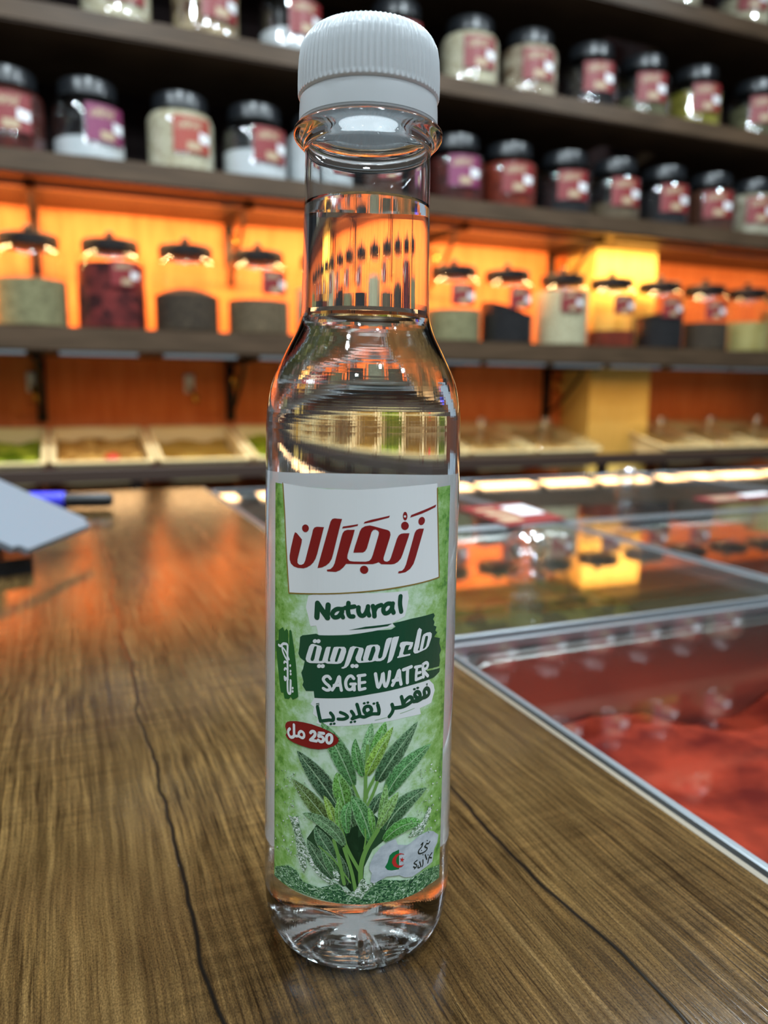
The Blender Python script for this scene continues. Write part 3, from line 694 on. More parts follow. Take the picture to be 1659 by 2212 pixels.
P foam 8 -1426,4211,-1427,4201,-1433,4191,-1440,4184,-1449,4181,-1457,4183,-1462,4189,-1464,4199,-1462,4210,-1457,4219,-1449,4227,-1441,4229,-1433,4227,-1428,4221
P foam 8 -1803,3084,-1805,3071,-1808,3059,-1813,3051,-1818,3048,-1823,3052,-1827,3061,-1828,3073,-1827,3086,-1824,3098,-1819,3106,-1813,3108,-1808,3105,-1805,3096
P foam 8 -1773,3230,-1774,3217,-1778,3205,-1783,3197,-1789,3195,-1794,3198,-1798,3207,-1800,3219,-1798,3232,-1795,3244,-1789,3252,-1784,3255,-1778,3251,-1775,3242
P foam 8 -1810,3751,-1811,3745,-1814,3739,-1819,3734,-1824,3732,-1829,3732,-1833,3736,-1834,3741,-1833,3748,-1829,3754,-1824,3759,-1819,3761,-1814,3760,-1811,3757
P foam 8 -1961,3502,-1964,3494,-1973,3485,-1985,3476,-1999,3470,-2011,3467,-2020,3469,-2023,3474,-2020,3482,-2012,3491,-1999,3500,-1985,3506,-1973,3509,-1964,3507
P foam 8 -2009,5190,-2012,5184,-2020,5177,-2033,5170,-2047,5165,-2060,5162,-2069,5162,-2072,5165,-2069,5171,-2060,5179,-2047,5186,-2033,5191,-2021,5194,-2012,5194
P foam 8 -1633,3494,-1635,3481,-1642,3469,-1651,3460,-1661,3456,-1671,3457,-1677,3464,-1680,3475,-1678,3488,-1671,3500,-1662,3509,-1651,3513,-1642,3512,-1635,3505
P foam 8 -1820,4016,-1822,4008,-1830,4000,-1841,3993,-1853,3988,-1864,3986,-1872,3988,-1875,3993,-1872,4000,-1864,4009,-1853,4016,-1841,4021,-1830,4023,-1822,4021
P foam 8 -1837,3219,-1840,3210,-1847,3199,-1857,3191,-1868,3186,-1879,3185,-1886,3189,-1889,3196,-1886,3206,-1879,3216,-1869,3225,-1857,3230,-1847,3231,-1840,3227
P foam 8 -1963,4012,-1964,4006,-1967,4001,-1972,3996,-1978,3994,-1983,3994,-1986,3996,-1988,4001,-1986,4006,-1983,4012,-1978,4016,-1972,4019,-1967,4019,-1964,4016
P foam 8 -1997,3210,-1999,3203,-2006,3195,-2016,3187,-2027,3182,-2037,3180,-2045,3181,-2047,3186,-2045,3193,-2038,3201,-2028,3209,-2016,3214,-2006,3216,-1999,3214
P foam 8 -1909,4410,-1912,4400,-1919,4390,-1930,4382,-1942,4377,-1952,4377,-1960,4381,-1963,4389,-1960,4399,-1953,4409,-1942,4417,-1930,4422,-1919,4423,-1912,4418
P foam 8 -1283,3577,-1284,3568,-1286,3560,-1290,3554,-1295,3553,-1299,3556,-1302,3562,-1303,3571,-1302,3580,-1299,3588,-1295,3594,-1291,3595,-1287,3592,-1284,3586
P foam 8 -1698,4450,-1701,4442,-1707,4433,-1717,4427,-1728,4423,-1737,4422,-1744,4425,-1746,4432,-1744,4440,-1737,4448,-1728,4455,-1717,4459,-1707,4459,-1701,4456
P foam 8 -1702,3104,-1703,3098,-1707,3092,-1712,3087,-1717,3085,-1722,3086,-1725,3089,-1727,3094,-1725,3100,-1722,3106,-1717,3111,-1712,3113,-1707,3112,-1704,3109
P foam 8 -1444,3995,-1446,3985,-1452,3976,-1462,3969,-1472,3965,-1481,3966,-1488,3971,-1490,3979,-1488,3989,-1481,3998,-1472,4005,-1462,4008,-1453,4008,-1446,4003
P foam 8 -2297,3269,-2299,3256,-2304,3244,-2311,3235,-2318,3231,-2325,3233,-2330,3240,-2332,3252,-2330,3265,-2325,3277,-2318,3286,-2311,3290,-2304,3288,-2299,3281
P foam 8 -1544,4922,-1545,4910,-1549,4900,-1555,4893,-1561,4891,-1567,4894,-1571,4901,-1573,4912,-1571,4924,-1567,4934,-1561,4941,-1555,4943,-1549,4940,-1545,4932
P foam 8 -2205,4735,-2208,4727,-2218,4718,-2232,4709,-2248,4702,-2262,4699,-2272,4699,-2276,4704,-2272,4712,-2262,4721,-2248,4730,-2232,4737,-2218,4740,-2208,4739
P foam 8 -1531,5030,-1533,5022,-1538,5015,-1545,5009,-1553,5007,-1560,5008,-1565,5012,-1566,5019,-1565,5026,-1560,5034,-1553,5039,-1545,5042,-1538,5041,-1533,5037
P foam 8 -1900,5226,-1901,5217,-1906,5208,-1913,5201,-1921,5198,-1928,5199,-1933,5205,-1935,5213,-1933,5223,-1928,5232,-1921,5238,-1913,5241,-1906,5240,-1901,5235
P foam 8 -2218,3995,-2220,3987,-2224,3979,-2231,3973,-2238,3970,-2244,3970,-2249,3973,-2251,3979,-2249,3987,-2245,3994,-2238,4001,-2231,4004,-2224,4004,-2220,4001
P foam 8 -1696,3382,-1697,3370,-1702,3359,-1708,3352,-1716,3349,-1722,3351,-1727,3358,-1729,3368,-1727,3380,-1723,3391,-1716,3398,-1709,3401,-1702,3399,-1697,3392
P foam 8 -1390,3886,-1392,3878,-1397,3871,-1404,3865,-1412,3862,-1420,3863,-1425,3867,-1427,3874,-1425,3881,-1420,3889,-1413,3895,-1404,3897,-1397,3896,-1392,3892
P foam 8 -1761,3204,-1763,3190,-1768,3178,-1775,3170,-1784,3166,-1792,3168,-1797,3176,-1799,3187,-1797,3200,-1792,3212,-1784,3221,-1776,3225,-1768,3223,-1763,3215
P foam 8 -1917,3428,-1919,3418,-1926,3409,-1935,3401,-1946,3396,-1956,3395,-1963,3399,-1965,3406,-1963,3416,-1956,3426,-1946,3434,-1936,3439,-1926,3439,-1920,3435
P foam 8 -1289,5120,-1291,5112,-1297,5105,-1305,5100,-1314,5097,-1322,5098,-1327,5103,-1329,5109,-1327,5117,-1322,5125,-1314,5130,-1305,5133,-1297,5132,-1291,5127
P foam 8 -1823,5081,-1824,5069,-1828,5059,-1833,5052,-1839,5049,-1845,5052,-1848,5060,-1850,5071,-1849,5082,-1845,5092,-1839,5099,-1833,5102,-1828,5099,-1824,5091
P foam 8 -1855,4853,-1858,4844,-1866,4835,-1877,4828,-1890,4823,-1901,4822,-1909,4825,-1912,4831,-1909,4840,-1901,4849,-1890,4857,-1877,4862,-1866,4863,-1858,4860
P foam 8 1605,4521,1604,4513,1601,4508,1597,4506,1591,4508,1587,4513,1583,4521,1582,4529,1583,4537,1586,4542,1590,4544,1595,4542,1600,4537,1604,4529
P foam 8 1955,3722,1954,3712,1950,3706,1944,3704,1937,3707,1930,3715,1926,3725,1924,3736,1925,3746,1929,3752,1935,3754,1942,3751,1949,3743,1953,3733
P foam 8 1821,4887,1820,4875,1817,4866,1813,4862,1808,4864,1803,4871,1799,4883,1798,4896,1799,4908,1801,4917,1806,4920,1811,4918,1816,4911,1819,4900
P foam 8 1779,3994,1777,3983,1770,3977,1760,3976,1748,3981,1738,3990,1730,4003,1728,4015,1730,4026,1736,4032,1746,4033,1758,4028,1768,4019,1776,4007
P foam 8 1861,3733,1859,3724,1853,3719,1845,3719,1836,3723,1827,3731,1821,3741,1819,3752,1820,3760,1826,3765,1834,3766,1843,3762,1852,3754,1858,3744
P foam 8 1964,3715,1962,3703,1954,3696,1943,3695,1931,3701,1920,3712,1912,3726,1909,3740,1911,3752,1918,3759,1929,3760,1941,3754,1952,3743,1961,3729
P foam 8 1707,5304,1705,5295,1698,5290,1689,5289,1679,5292,1669,5300,1662,5310,1660,5320,1662,5329,1668,5335,1677,5336,1688,5332,1697,5324,1704,5314
P foam 8 1476,4109,1475,4097,1471,4089,1466,4085,1459,4088,1453,4095,1449,4106,1447,4119,1448,4131,1452,4140,1458,4143,1464,4141,1470,4133,1474,4122
P foam 8 1472,4870,1470,4864,1464,4860,1456,4860,1447,4863,1439,4869,1433,4876,1430,4884,1432,4890,1438,4894,1446,4895,1455,4892,1463,4886,1469,4878
P foam 8 1598,5140,1597,5131,1593,5124,1586,5122,1580,5125,1573,5131,1569,5140,1567,5150,1568,5160,1572,5166,1578,5168,1585,5166,1591,5160,1596,5150
P foam 8 1870,3650,1869,3639,1864,3632,1856,3630,1847,3634,1839,3643,1834,3654,1832,3667,1833,3678,1838,3685,1845,3687,1854,3683,1862,3674,1868,3662
P foam 8 1721,5001,1719,4997,1715,4995,1707,4996,1700,4998,1692,5003,1687,5009,1685,5014,1687,5018,1692,5020,1699,5020,1707,5017,1714,5012,1719,5007
P foam 8 1563,5234,1562,5227,1556,5223,1548,5222,1539,5225,1531,5231,1526,5239,1524,5247,1525,5254,1531,5258,1538,5259,1547,5256,1555,5250,1561,5242
P foam 8 1622,3837,1621,3832,1615,3829,1607,3830,1597,3834,1589,3840,1583,3847,1581,3854,1583,3859,1588,3861,1597,3861,1606,3857,1614,3851,1620,3844
P foam 8 1608,3899,1606,3893,1601,3889,1593,3889,1584,3893,1575,3899,1570,3907,1567,3915,1569,3922,1575,3925,1582,3926,1592,3922,1600,3916,1606,3908
P foam 8 1903,5277,1901,5266,1893,5260,1881,5259,1868,5264,1856,5274,1847,5286,1844,5300,1846,5311,1854,5317,1866,5318,1879,5313,1891,5303,1900,5290
P foam 8 1894,4039,1893,4033,1889,4029,1883,4029,1877,4032,1871,4037,1866,4045,1865,4052,1866,4058,1870,4062,1875,4062,1882,4060,1888,4054,1892,4047
P foam 8 1994,4867,1992,4858,1984,4853,1972,4853,1960,4858,1948,4867,1940,4879,1937,4890,1939,4900,1947,4905,1958,4905,1971,4900,1982,4890,1991,4879
P foam 8 1759,4514,1757,4508,1749,4506,1738,4507,1725,4512,1714,4519,1706,4528,1703,4536,1706,4541,1713,4544,1724,4543,1737,4538,1748,4530,1756,4522
P foam 8 1846,4520,1845,4513,1842,4509,1837,4508,1832,4510,1827,4515,1823,4522,1822,4530,1823,4537,1826,4542,1831,4543,1836,4541,1841,4535,1845,4528
P foam 8 1978,5194,1977,5181,1974,5172,1968,5169,1962,5171,1957,5179,1953,5191,1951,5204,1952,5217,1955,5226,1960,5229,1966,5227,1972,5219,1976,5207
P foam 8 2165,4813,2162,4804,2154,4800,2142,4800,2128,4806,2116,4816,2107,4828,2103,4840,2106,4849,2114,4853,2126,4853,2140,4847,2152,4837,2161,4825
P foam 8 1505,3880,1503,3870,1497,3864,1487,3863,1477,3866,1467,3875,1460,3886,1458,3897,1460,3907,1466,3913,1475,3914,1486,3911,1496,3902,1503,3891
P foam 8 1671,4525,1670,4517,1664,4512,1656,4511,1648,4514,1640,4521,1634,4530,1632,4540,1633,4548,1638,4553,1646,4554,1655,4550,1663,4544,1669,4534
P foam 8 1570,5284,1568,5277,1562,5272,1552,5271,1542,5275,1532,5282,1525,5291,1523,5300,1525,5308,1531,5312,1540,5313,1551,5310,1561,5303,1567,5294
P foam 8 2163,5216,2161,5209,2156,5205,2148,5204,2139,5208,2131,5215,2125,5224,2123,5232,2125,5240,2130,5244,2137,5244,2146,5240,2155,5234,2160,5225
P foam 8 2217,4068,2214,4062,2204,4060,2190,4064,2174,4071,2160,4081,2150,4092,2146,4101,2149,4107,2159,4109,2173,4106,2188,4098,2203,4088,2213,4077
P foam 8 1791,4790,1788,4786,1781,4785,1770,4787,1758,4792,1747,4798,1740,4805,1737,4811,1739,4815,1746,4816,1757,4814,1769,4809,1780,4803,1788,4796
P foam 8 1716,3783,1715,3777,1712,3774,1706,3773,1700,3776,1695,3781,1691,3787,1689,3794,1691,3799,1694,3803,1699,3803,1705,3801,1711,3796,1715,3789
P foam 8 1796,3952,1794,3945,1788,3940,1780,3940,1770,3944,1762,3951,1756,3961,1753,3970,1755,3978,1761,3983,1769,3983,1779,3979,1787,3972,1794,3962
P foam 8 1611,4262,1610,4251,1606,4243,1601,4240,1595,4242,1590,4250,1586,4260,1584,4272,1585,4283,1589,4291,1594,4294,1600,4292,1605,4285,1609,4274
P foam 8 1572,3775,1570,3768,1563,3764,1553,3765,1542,3769,1531,3776,1524,3785,1522,3794,1524,3801,1531,3805,1541,3805,1552,3800,1562,3793,1570,3784
P foam 8 1305,4138,1303,4130,1298,4124,1289,4123,1280,4126,1271,4132,1265,4142,1263,4152,1265,4161,1270,4167,1279,4168,1288,4165,1297,4158,1303,4149
P foam 8 1550,5374,1548,5365,1545,5358,1539,5356,1532,5358,1526,5364,1522,5373,1520,5384,1521,5393,1525,5400,1531,5402,1537,5400,1544,5394,1548,5385
P foam 8 1415,4012,1413,4008,1408,4006,1401,4006,1392,4009,1385,4014,1380,4020,1378,4025,1379,4030,1384,4032,1392,4032,1400,4029,1407,4024,1413,4018
P foam 8 1761,4360,1759,4354,1753,4350,1744,4351,1734,4355,1724,4362,1718,4370,1715,4378,1717,4384,1723,4388,1732,4388,1743,4384,1752,4377,1758,4368
P foam 8 2205,3678,2203,3671,2195,3669,2183,3672,2170,3678,2158,3687,2149,3697,2146,3707,2149,3713,2157,3715,2168,3713,2181,3707,2193,3698,2202,3687
P foam 8 2135,3826,2132,3817,2122,3813,2109,3815,2094,3822,2080,3833,2071,3846,2067,3858,2070,3867,2079,3871,2092,3869,2107,3862,2121,3851,2131,3838
P foam 8 1487,4343,1485,4335,1480,4329,1473,4328,1464,4331,1456,4338,1451,4347,1449,4356,1450,4365,1455,4370,1463,4372,1471,4369,1479,4362,1485,4353
P foam 8 1644,3763,1642,3755,1636,3750,1627,3750,1617,3754,1608,3761,1602,3771,1599,3781,1601,3789,1607,3793,1616,3794,1626,3790,1635,3782,1641,3772
P foam 8 1871,4472,1869,4466,1862,4463,1853,4464,1843,4468,1834,4475,1827,4483,1825,4491,1827,4496,1833,4499,1842,4499,1852,4495,1861,4488,1868,4480
P foam 8 2308,4911,2305,4902,2294,4898,2279,4900,2261,4908,2246,4920,2235,4933,2231,4945,2234,4954,2244,4958,2259,4956,2276,4949,2292,4937,2304,4923
P foam 8 2097,5155,2094,5144,2085,5139,2071,5140,2055,5146,2041,5157,2032,5170,2028,5183,2031,5193,2040,5198,2053,5198,2068,5192,2083,5181,2093,5168
P foam 8 2313,4341,2310,4333,2302,4329,2289,4330,2275,4337,2262,4348,2253,4360,2249,4371,2252,4380,2260,4384,2272,4383,2286,4376,2300,4366,2309,4353
P foam 8 1928,5398,1926,5394,1919,5393,1908,5395,1896,5399,1886,5406,1879,5412,1876,5418,1878,5422,1885,5423,1896,5422,1907,5417,1918,5411,1926,5404
P foam 8 1953,4560,1951,4550,1943,4545,1931,4545,1917,4550,1905,4560,1897,4572,1893,4585,1896,4595,1904,4600,1916,4600,1929,4594,1941,4585,1950,4572
P foam 8 1897,3969,1895,3962,1890,3957,1883,3957,1876,3960,1868,3967,1863,3975,1861,3984,1863,3991,1867,3996,1874,3996,1882,3993,1889,3986,1894,3978
P foam 8 2030,4296,2027,4286,2018,4282,2005,4282,1990,4289,1976,4300,1967,4313,1963,4325,1966,4335,1975,4340,1988,4339,2003,4333,2016,4322,2026,4309
P foam 8 1765,3940,1763,3930,1759,3923,1753,3921,1745,3924,1739,3932,1734,3942,1732,3953,1733,3963,1737,3970,1744,3972,1751,3969,1758,3961,1763,3951
P foam 8 1667,4114,1666,4109,1662,4107,1657,4107,1651,4109,1646,4113,1642,4119,1640,4124,1642,4128,1645,4131,1650,4131,1656,4129,1662,4124,1666,4119
P foam 8 1512,3996,1510,3989,1503,3986,1493,3987,1482,3991,1472,3998,1466,4006,1463,4014,1465,4020,1472,4023,1481,4022,1492,4018,1502,4012,1509,4003
P foam 8 1510,4233,1508,4226,1501,4222,1492,4223,1482,4226,1473,4233,1466,4241,1464,4249,1466,4256,1472,4259,1481,4259,1491,4256,1501,4249,1507,4241
P foam 8 1952,4302,1951,4294,1946,4289,1939,4288,1931,4291,1924,4298,1919,4307,1917,4317,1919,4325,1923,4331,1930,4332,1938,4328,1945,4321,1950,4312
P foam 8 1910,5384,1907,5380,1899,5378,1887,5380,1874,5385,1862,5392,1854,5400,1851,5406,1853,5411,1861,5413,1873,5411,1886,5406,1898,5399,1906,5391
"""
BRAND = []     # the brand word's outlines in label units, for the small jar labels
for ln in LABEL_DATA.strip().split('\n'):
    q = ln.split(' ', 3)
    if q[0] == 'P' and q[1] == 'red' and q[2] == '3':
        v = [int(k) for k in q[3].split('|')[0].split(',')]
        BRAND.append(list(zip(v[::2], v[1::2])))

def bend(bm, R):
    for v in bm.verts:
        a = v.co.x/R; r = R + v.co.y
        v.co = Vector((r*math.sin(a), -r*math.cos(a), v.co.z))

def poly_faces(bm, pts, y, mat):
    tri = geometry.tessellate_polygon([[Vector((a, b_, 0)) for a, b_ in pts]])
    vs = [bm.verts.new((a, y, b_)) for a, b_ in pts]
    for i, j, k in tri:
        f = bm.faces.new((vs[i], vs[j], vs[k])); f.material_index = mat

def jar_label(parent, R, z0, z1, wd, col, ang):
    """paper label wrapped on the jar: brand word, beige panel, white price sticker"""
    b = bmesh.new()
    n = 8
    for i in range(n):
        xs = (-wd/2+wd*i/n, -wd/2+wd*(i+1)/n)
        f = b.faces.new([b.verts.new(p) for p in ((xs[0], 0, z0), (xs[1], 0, z0), (xs[1], 0, z1), (xs[0], 0, z1))])
    h = z1-z0
    s = wd*.62/3400
    for pts in BRAND:
        poly_faces(b, [((x-100)*s-wd*.03, z0+h*.64+(z_-10300)*s) for x, z_ in pts], .0004, 1)
    poly_faces(b, [(-wd*.16, z0+h*.08), (wd*.2, z0+h*.08), (wd*.2, z0+h*.3), (-wd*.16, z0+h*.3)], .0004, 1)
    poly_faces(b, [(wd*.16, z0+h*.34), (wd*.46, z0+h*.30), (wd*.47, z0+h*.56), (wd*.17, z0+h*.6)], .0008, 2)
    bmesh.ops.bisect_plane(b, geom=list(b.verts)+list(b.edges)+list(b.faces), plane_co=(0, 0, 0), plane_no=(1, 0, 0))
    bend(b, R)
    o = link('paper_label', b, [M[col], M['tag_beige'], M['white_paper']], parent, smooth=False)
    o.rotation_euler = (0, 0, ang)
    return o

PJ_BODY = catmull([(.050, .0), (.0575, .003), (.059, .012), (.059, .05), (.059, .072), (.0578, .083), (.0545, .092), (.049, .0985), (.0435, .1025), (.043, .108)], 4)
GJ_BODY = catmull([(.050, .0), (.058, .003), (.060, .012), (.060, .06), (.060, .108), (.0575, .120), (.051, .128), (.0445, .132), (.044, .138)], 4)
MESH = {}
def shared(key, name, build, mats, parent):
    if key in MESH:
        o = bpy.data.objects.new(name, MESH[key]); COL.objects.link(o); o.parent = parent
        return o
    b = bmesh.new(); build(b)
    o = link(name, b, mats, parent); MESH[key] = o.data
    return o
def fill_shape(prof, h, mound, lean):
    rmax = .0575
    def f(b):
        pr = [(0, .0015)] + [(min(r, rmax)*.972, z) for r, z in prof if z < h and r > .04]
        pr[1] = (pr[1][0], .0015)
        rt = pr[-1][0]
        pr += [(rt, h), (rt*.7, h+mound*.5), (rt*.35, h+mound*.85), (0, h+mound)]
        lathe(b, pr, 28, zf=(lambda r, z, a: z + (lean*r*math.cos(a) if z > h-.003 else 0)))
    return f
def plastic_jar(x, z, what, label, level, tagc, tag_ang=.2, mound=.0, lean=0, y=2.932, group='black-lidded plastic jars on the wall shelves', tz=(.026, .084), tw=.068):
    t = thing('plastic_jar', label, 'jar', (x, y, z), 0, group)
    t.scale = (2, 2, 2)
    shared('pj', 'jar_body', lambda b: lathe(b, [(0, .0)] + PJ_BODY, 36), M['jar_clear'], t)
    def lid(b):
        lathe(b, [(.0445, .101), (.0465, .103), (.0465, .122), (.045, .1265), (.036, .1275), (.034, .1262), (0, .1262)], 36)
    shared('pjl', 'lid', lid, M['lid_black'], t)
    b = bmesh.new(); fill_shape(PJ_BODY, level*.098, mound, lean)(b); link('contents', b, FILL[what], t)
    if tagc: jar_label(t, .0597, tz[0], tz[1], tw, tagc, tag_ang if x < 1.2 else .36 - math.atan2(x, y) + max(0, tag_ang-.5)*.6)
    return t
def cookie_jar(x, z, what, label, level, tagc, tag_ang=.25, mound=.0, lean=0, y=2.932, group='glass cookie jars on the lowest shelf', tz=(.070, .112), tw=.05):
    t = thing('cookie_jar', label, 'jar', (x, y, z), 0, group)
    t.scale = (2, 2, 2)
    shared('gj', 'jar_body', lambda b: lathe(b, [(0, .0)] + GJ_BODY, 36), M['jar_glass'], t)
    def lid(b):
        lathe(b, [(0, .131), (.044, .131), (.0475, .1325), (.0475, .148), (.045, .151), (.02, .155), (0, .156)], 36)
    o = shared('gjl', 'lid', lid, M['lid_metal'], t)
    k = shared('gjk', 'knob', lambda b: lathe(b, [(0, .153), (.004, .153), (.004, .158), (.0075, .160), (.008, .164), (.005, .168), (0, .169)], 16), M['lid_metal'], o)
    b = bmesh.new(); fill_shape(GJ_BODY, level*.128, mound, lean)(b); link('contents', b, FILL[what], t)
    if tagc: jar_label(t, .0607, tz[0], tz[1], tw, tagc, tag_ang if x < 1.2 else .36 - math.atan2(x, y) + max(0, tag_ang-.5)*.7)
    return t

# third shelf
J = [(-0.124, 'dark red spice', 'black-lidded jar of dark red spice cut by the left frame edge', .95, 'tag_red', .1),
     (0.124, 'white powder', 'black-lidded jar with magenta label and a low heap of white powder', .34, 'tag_purple', .45),
     (0.426, 'cream beans', 'full cream-coloured jar with orange-red label on the third shelf', .97, 'tag_orange', .22),
     (0.690, 'white powder', 'black-lidded jar half full of white powder, red label, left of the bottle', .48, 'tag_red', .3),
     (0.934, 'white powder', 'white-filled jar on the third shelf, mostly hidden by the bottle neck', .95, 'tag_red', .3),
     (1.220, 'brown spice', 'jar of brown spice on the third shelf right behind the bottle neck', .8, 'tag_red', .3),
     (1.510, 'dark red spice', 'black-lidded jar with magenta label just right of the bottle neck', .85, 'tag_purple', .35),
     (1.760, 'red brown spice', 'jar of red-brown spice on the third shelf, second right of the bottle', .9, 'tag_red', .4),
     (2.036, 'black seeds', 'jar of black seeds on the third shelf, third right of the bottle', .5, 'tag_red', .4),
     (2.300, 'grey brown seeds', 'jar of grey-brown seeds on the third shelf above the oak pillar', .35, 'tag_red', .75),
     (2.576, 'black seeds', 'jar of black seeds on the third shelf, third from the right edge', .75, 'tag_red', .75),
     (2.854, 'brown spice', 'jar of brown spice on the third shelf, second from the right edge', .9, 'tag_red', .5),
     (3.120, 'beige flakes', 'jar of beige flakes on the third shelf at the right frame edge', .95, 'tag_red', .55)]
for x, what, lab, lv, tg, an in J: plastic_jar(x, Z3+.0005, what, lab, lv, tg, an, mound=.008 if lv < .6 else .002)
# second shelf
K = [(0.228, 'cream beans', 'jar of cream beans at the top left frame edge, only its base in view', .9, 'tag_red', .2),
     (0.524, 'walnut pieces', 'jar of mottled walnut pieces at the top left, its base in view', .95, 'tag_red', .3),
     (0.830, 'white powder', 'jar of white powder with red label at the top edge, left of the bottle cap', .38, 'tag_red', .25),
     (1.244, 'olive herbs', 'jar on the second shelf right behind the bottle cap', .5, 'tag_red', .3),
     (1.564, 'cream beans', 'full jar of cream beans on the second shelf right of the bottle cap', .97, 'tag_red', .55),
     (1.842, 'almonds', 'full jar of mottled almonds on the second shelf', .97, 'tag_red', .5),
     (2.146, 'black seeds', 'jar of black seeds on the second shelf between almonds and grey flakes', .4, 'tag_red', .5),
     (2.426, 'olive herbs', 'jar of grey-green herbs on the second shelf left of the yellow-green jar', .4, 'tag_red', .55),
     (2.724, 'yellow green herbs', 'jar of yellow-green herbs on the second shelf', .75, 'tag_red', .75),
     (3.090, 'olive herbs', 'jar of olive herbs on the second shelf at the right frame edge', .7, 'tag_red', .6),
     ]
for x, what, lab, lv, tg, an in K: plastic_jar(x, Z2+.0005, what, lab, lv, tg, an, mound=.004)
for x, what, lab, lv in ((2.570, 'beige flakes', 'jar on the topmost shelf, left of the two at the top right corner', .5), (2.980, 'cream beans', 'jar with red label on the topmost shelf at the top right corner', .6)):
    plastic_jar(x, Z1+.0005, what, lab, lv, 'tag_red', .5)
# lowest shelf
Lj = [(-0.084, 'grey green herbs', 'glass cookie jar of grey-green herbs at the left frame edge', .60, None, 0, 0, 0),
      (0.174, 'dried red chillies', 'glass cookie jar full of dried red chillies', .86, 'tag_red', .35, .004, 0),
      (0.430, 'dark brown seeds', 'glass cookie jar of dark brown seeds heaped in the middle, no label', .50, None, 0, .016, 0),
      (0.694, 'grey brown seeds', 'glass cookie jar of grey-brown seeds with red label, left of the bottle', .48, 'tag_red', .3, 0, 0),
      (0.956, 'pale seeds', 'glass cookie jar of pale seeds partly hidden by the bottle neck', .7, None, 0, 0, 0),
      (1.230, 'black seeds', 'glass cookie jar of black seeds right behind the bottle neck', .5, 'tag_red', .3, 0, 0),
      (1.514, 'grey green herbs', 'glass cookie jar of grey-green herbs just right of the bottle neck', .5, 'tag_red', .35, 0, 0),
      (1.770, 'black seeds', 'glass cookie jar with a sloping heap of black seeds, second right of the bottle', .52, 'tag_red', .75, 0, -.35),
      (2.052, 'pale seeds', 'glass cookie jar full of pale seeds left of the oak pillar', .9, 'tag_red', .55, 0, 0),
      (2.316, 'red brown spice', 'glass cookie jar of red-brown spice in front of the oak pillar', .28, 'tag_red', .75, 0, 0),
      (2.590, 'black seeds', 'glass cookie jar with a sloping heap of black seeds right of the red-brown spice', .62, 'tag_red', .8, 0, .3),
      (2.864, 'dark brown seeds', 'glass cookie jar of dark brown seeds, second from the right edge', .5, 'tag_red', .7, 0, 0),
      (3.136, 'khaki powder', 'glass cookie jar of khaki powder at the right frame edge', .55, None, 0, 0, 0),
      (3.400, 'khaki powder', 'glass cookie jar cut by the right frame edge', .8, None, 0, 0, 0)]
for x, what, lab, lv, tg, an, md, ln_ in Lj: cookie_jar(x, Z4+.0005, what, lab, lv, tg, an, md, ln_)

# ------------------------------------------------------------------ tilted food trays under the lowest shelf
TT = math.atan2(.055, .25)
def tray(x0, x1, label, what, level, lidded, depth=.236):
    t = thing('food_tray', label, 'tray', ((x0+x1)/2, YF, -.101), 0, 'white-rimmed food trays under the shelves')
    t.rotation_euler = (TT, 0, 0)
    t.scale = (2, 2, 2)
    hw = (x1-x0)/4-.001
    b = bmesh.new()
    lp = lambda ins, z, r: [(x, y, z) for x, y in rrect(-hw+ins, hw-ins, ins, depth-ins, r)]
    loft(b, [lp(0, -.003, .012), lp(0, 0, .012), lp(.004, .0015, .012), lp(.009, 0, .014), lp(.012, -.04, .02), lp(.02, -.046, .02), lp(.021, -.048, .02), lp(.010, -.042, .02), lp(.007, -.003, .014)], closed=False)
    bm_f = b
    b.verts.ensure_lookup_table()
    link('pan', b, M['tray'], t)
    b = bmesh.new(); loft(b, [lp(.019, -.046, .02), lp(.021, -.0475, .02)], cap0=True, cap1=True); link('pan_floor', b, M['tray'], t)
    b = bmesh.new()
    rnd = random.Random(int(x0*1000))
    zt = -.044+level*.04
    nx, ny = 14, 18
    ins = .0135
    grid = [[b.verts.new((-hw+ins+(2*hw-2*ins)*i/nx, ins+(depth-2*ins)*j/ny, zt + rnd.uniform(-.002, .002) + .004*math.sin(i*.8)*math.sin(j*.6))) for j in range(ny+1)] for i in range(nx+1)]
    for i in range(nx):
        for j in range(ny):
            b.faces.new((grid[i][j], grid[i+1][j], grid[i+1][j+1], grid[i][j+1]))
    bmesh.ops.solidify(b, geom=list(b.faces), thickness=.006)
    link('contents', b, TRAYFILL[what], t)
    if lidded:
        b = bmesh.new()
        loft(b, [lp(.002, .0025, .012), lp(.006, .010, .012), lp(.02, .014, .02), lp(.019, .0155, .02), lp(.004, .0115, .012), lp(.0, .0025, .012)], closed=True)
        lo = link('lid_frame', b, M['acrylic'], t)
        b = bmesh.new(); loft(b, [lp(.0205, .013, .02), lp(.0205, .0155, .02)], cap0=True, cap1=True); link('lid_pane', b, M['acrylic'], t)
        b = bmesh.new(); lathe(b, [(0, .0155), (.006, .0155), (.006, .024), (.011, .029), (.012, .036), (.009, .043), (0, .045)], 12); link('lid_knob', b, M['acrylic_knob'], t).location = (0, depth*.5, 0)
    return t
TRAYFILL = {'greens': two_tone('green_leaves', (120, 150, 30), (196, 210, 70), 40, .3, .7, .6, 1, 'v'),
            'snack': two_tone('tan_snack', (190, 140, 60), (236, 200, 120), 60, .2, .8, .6, 1, 'v'),
            'paste': two_tone('yellow_tan_paste', (196, 160, 70), (220, 190, 100), 14, .3, .7, .5, .2),
            'nuts': two_tone('pale_nuts', (200, 160, 90), (236, 210, 150), 50, .2, .8, .6, 1, 'v')}
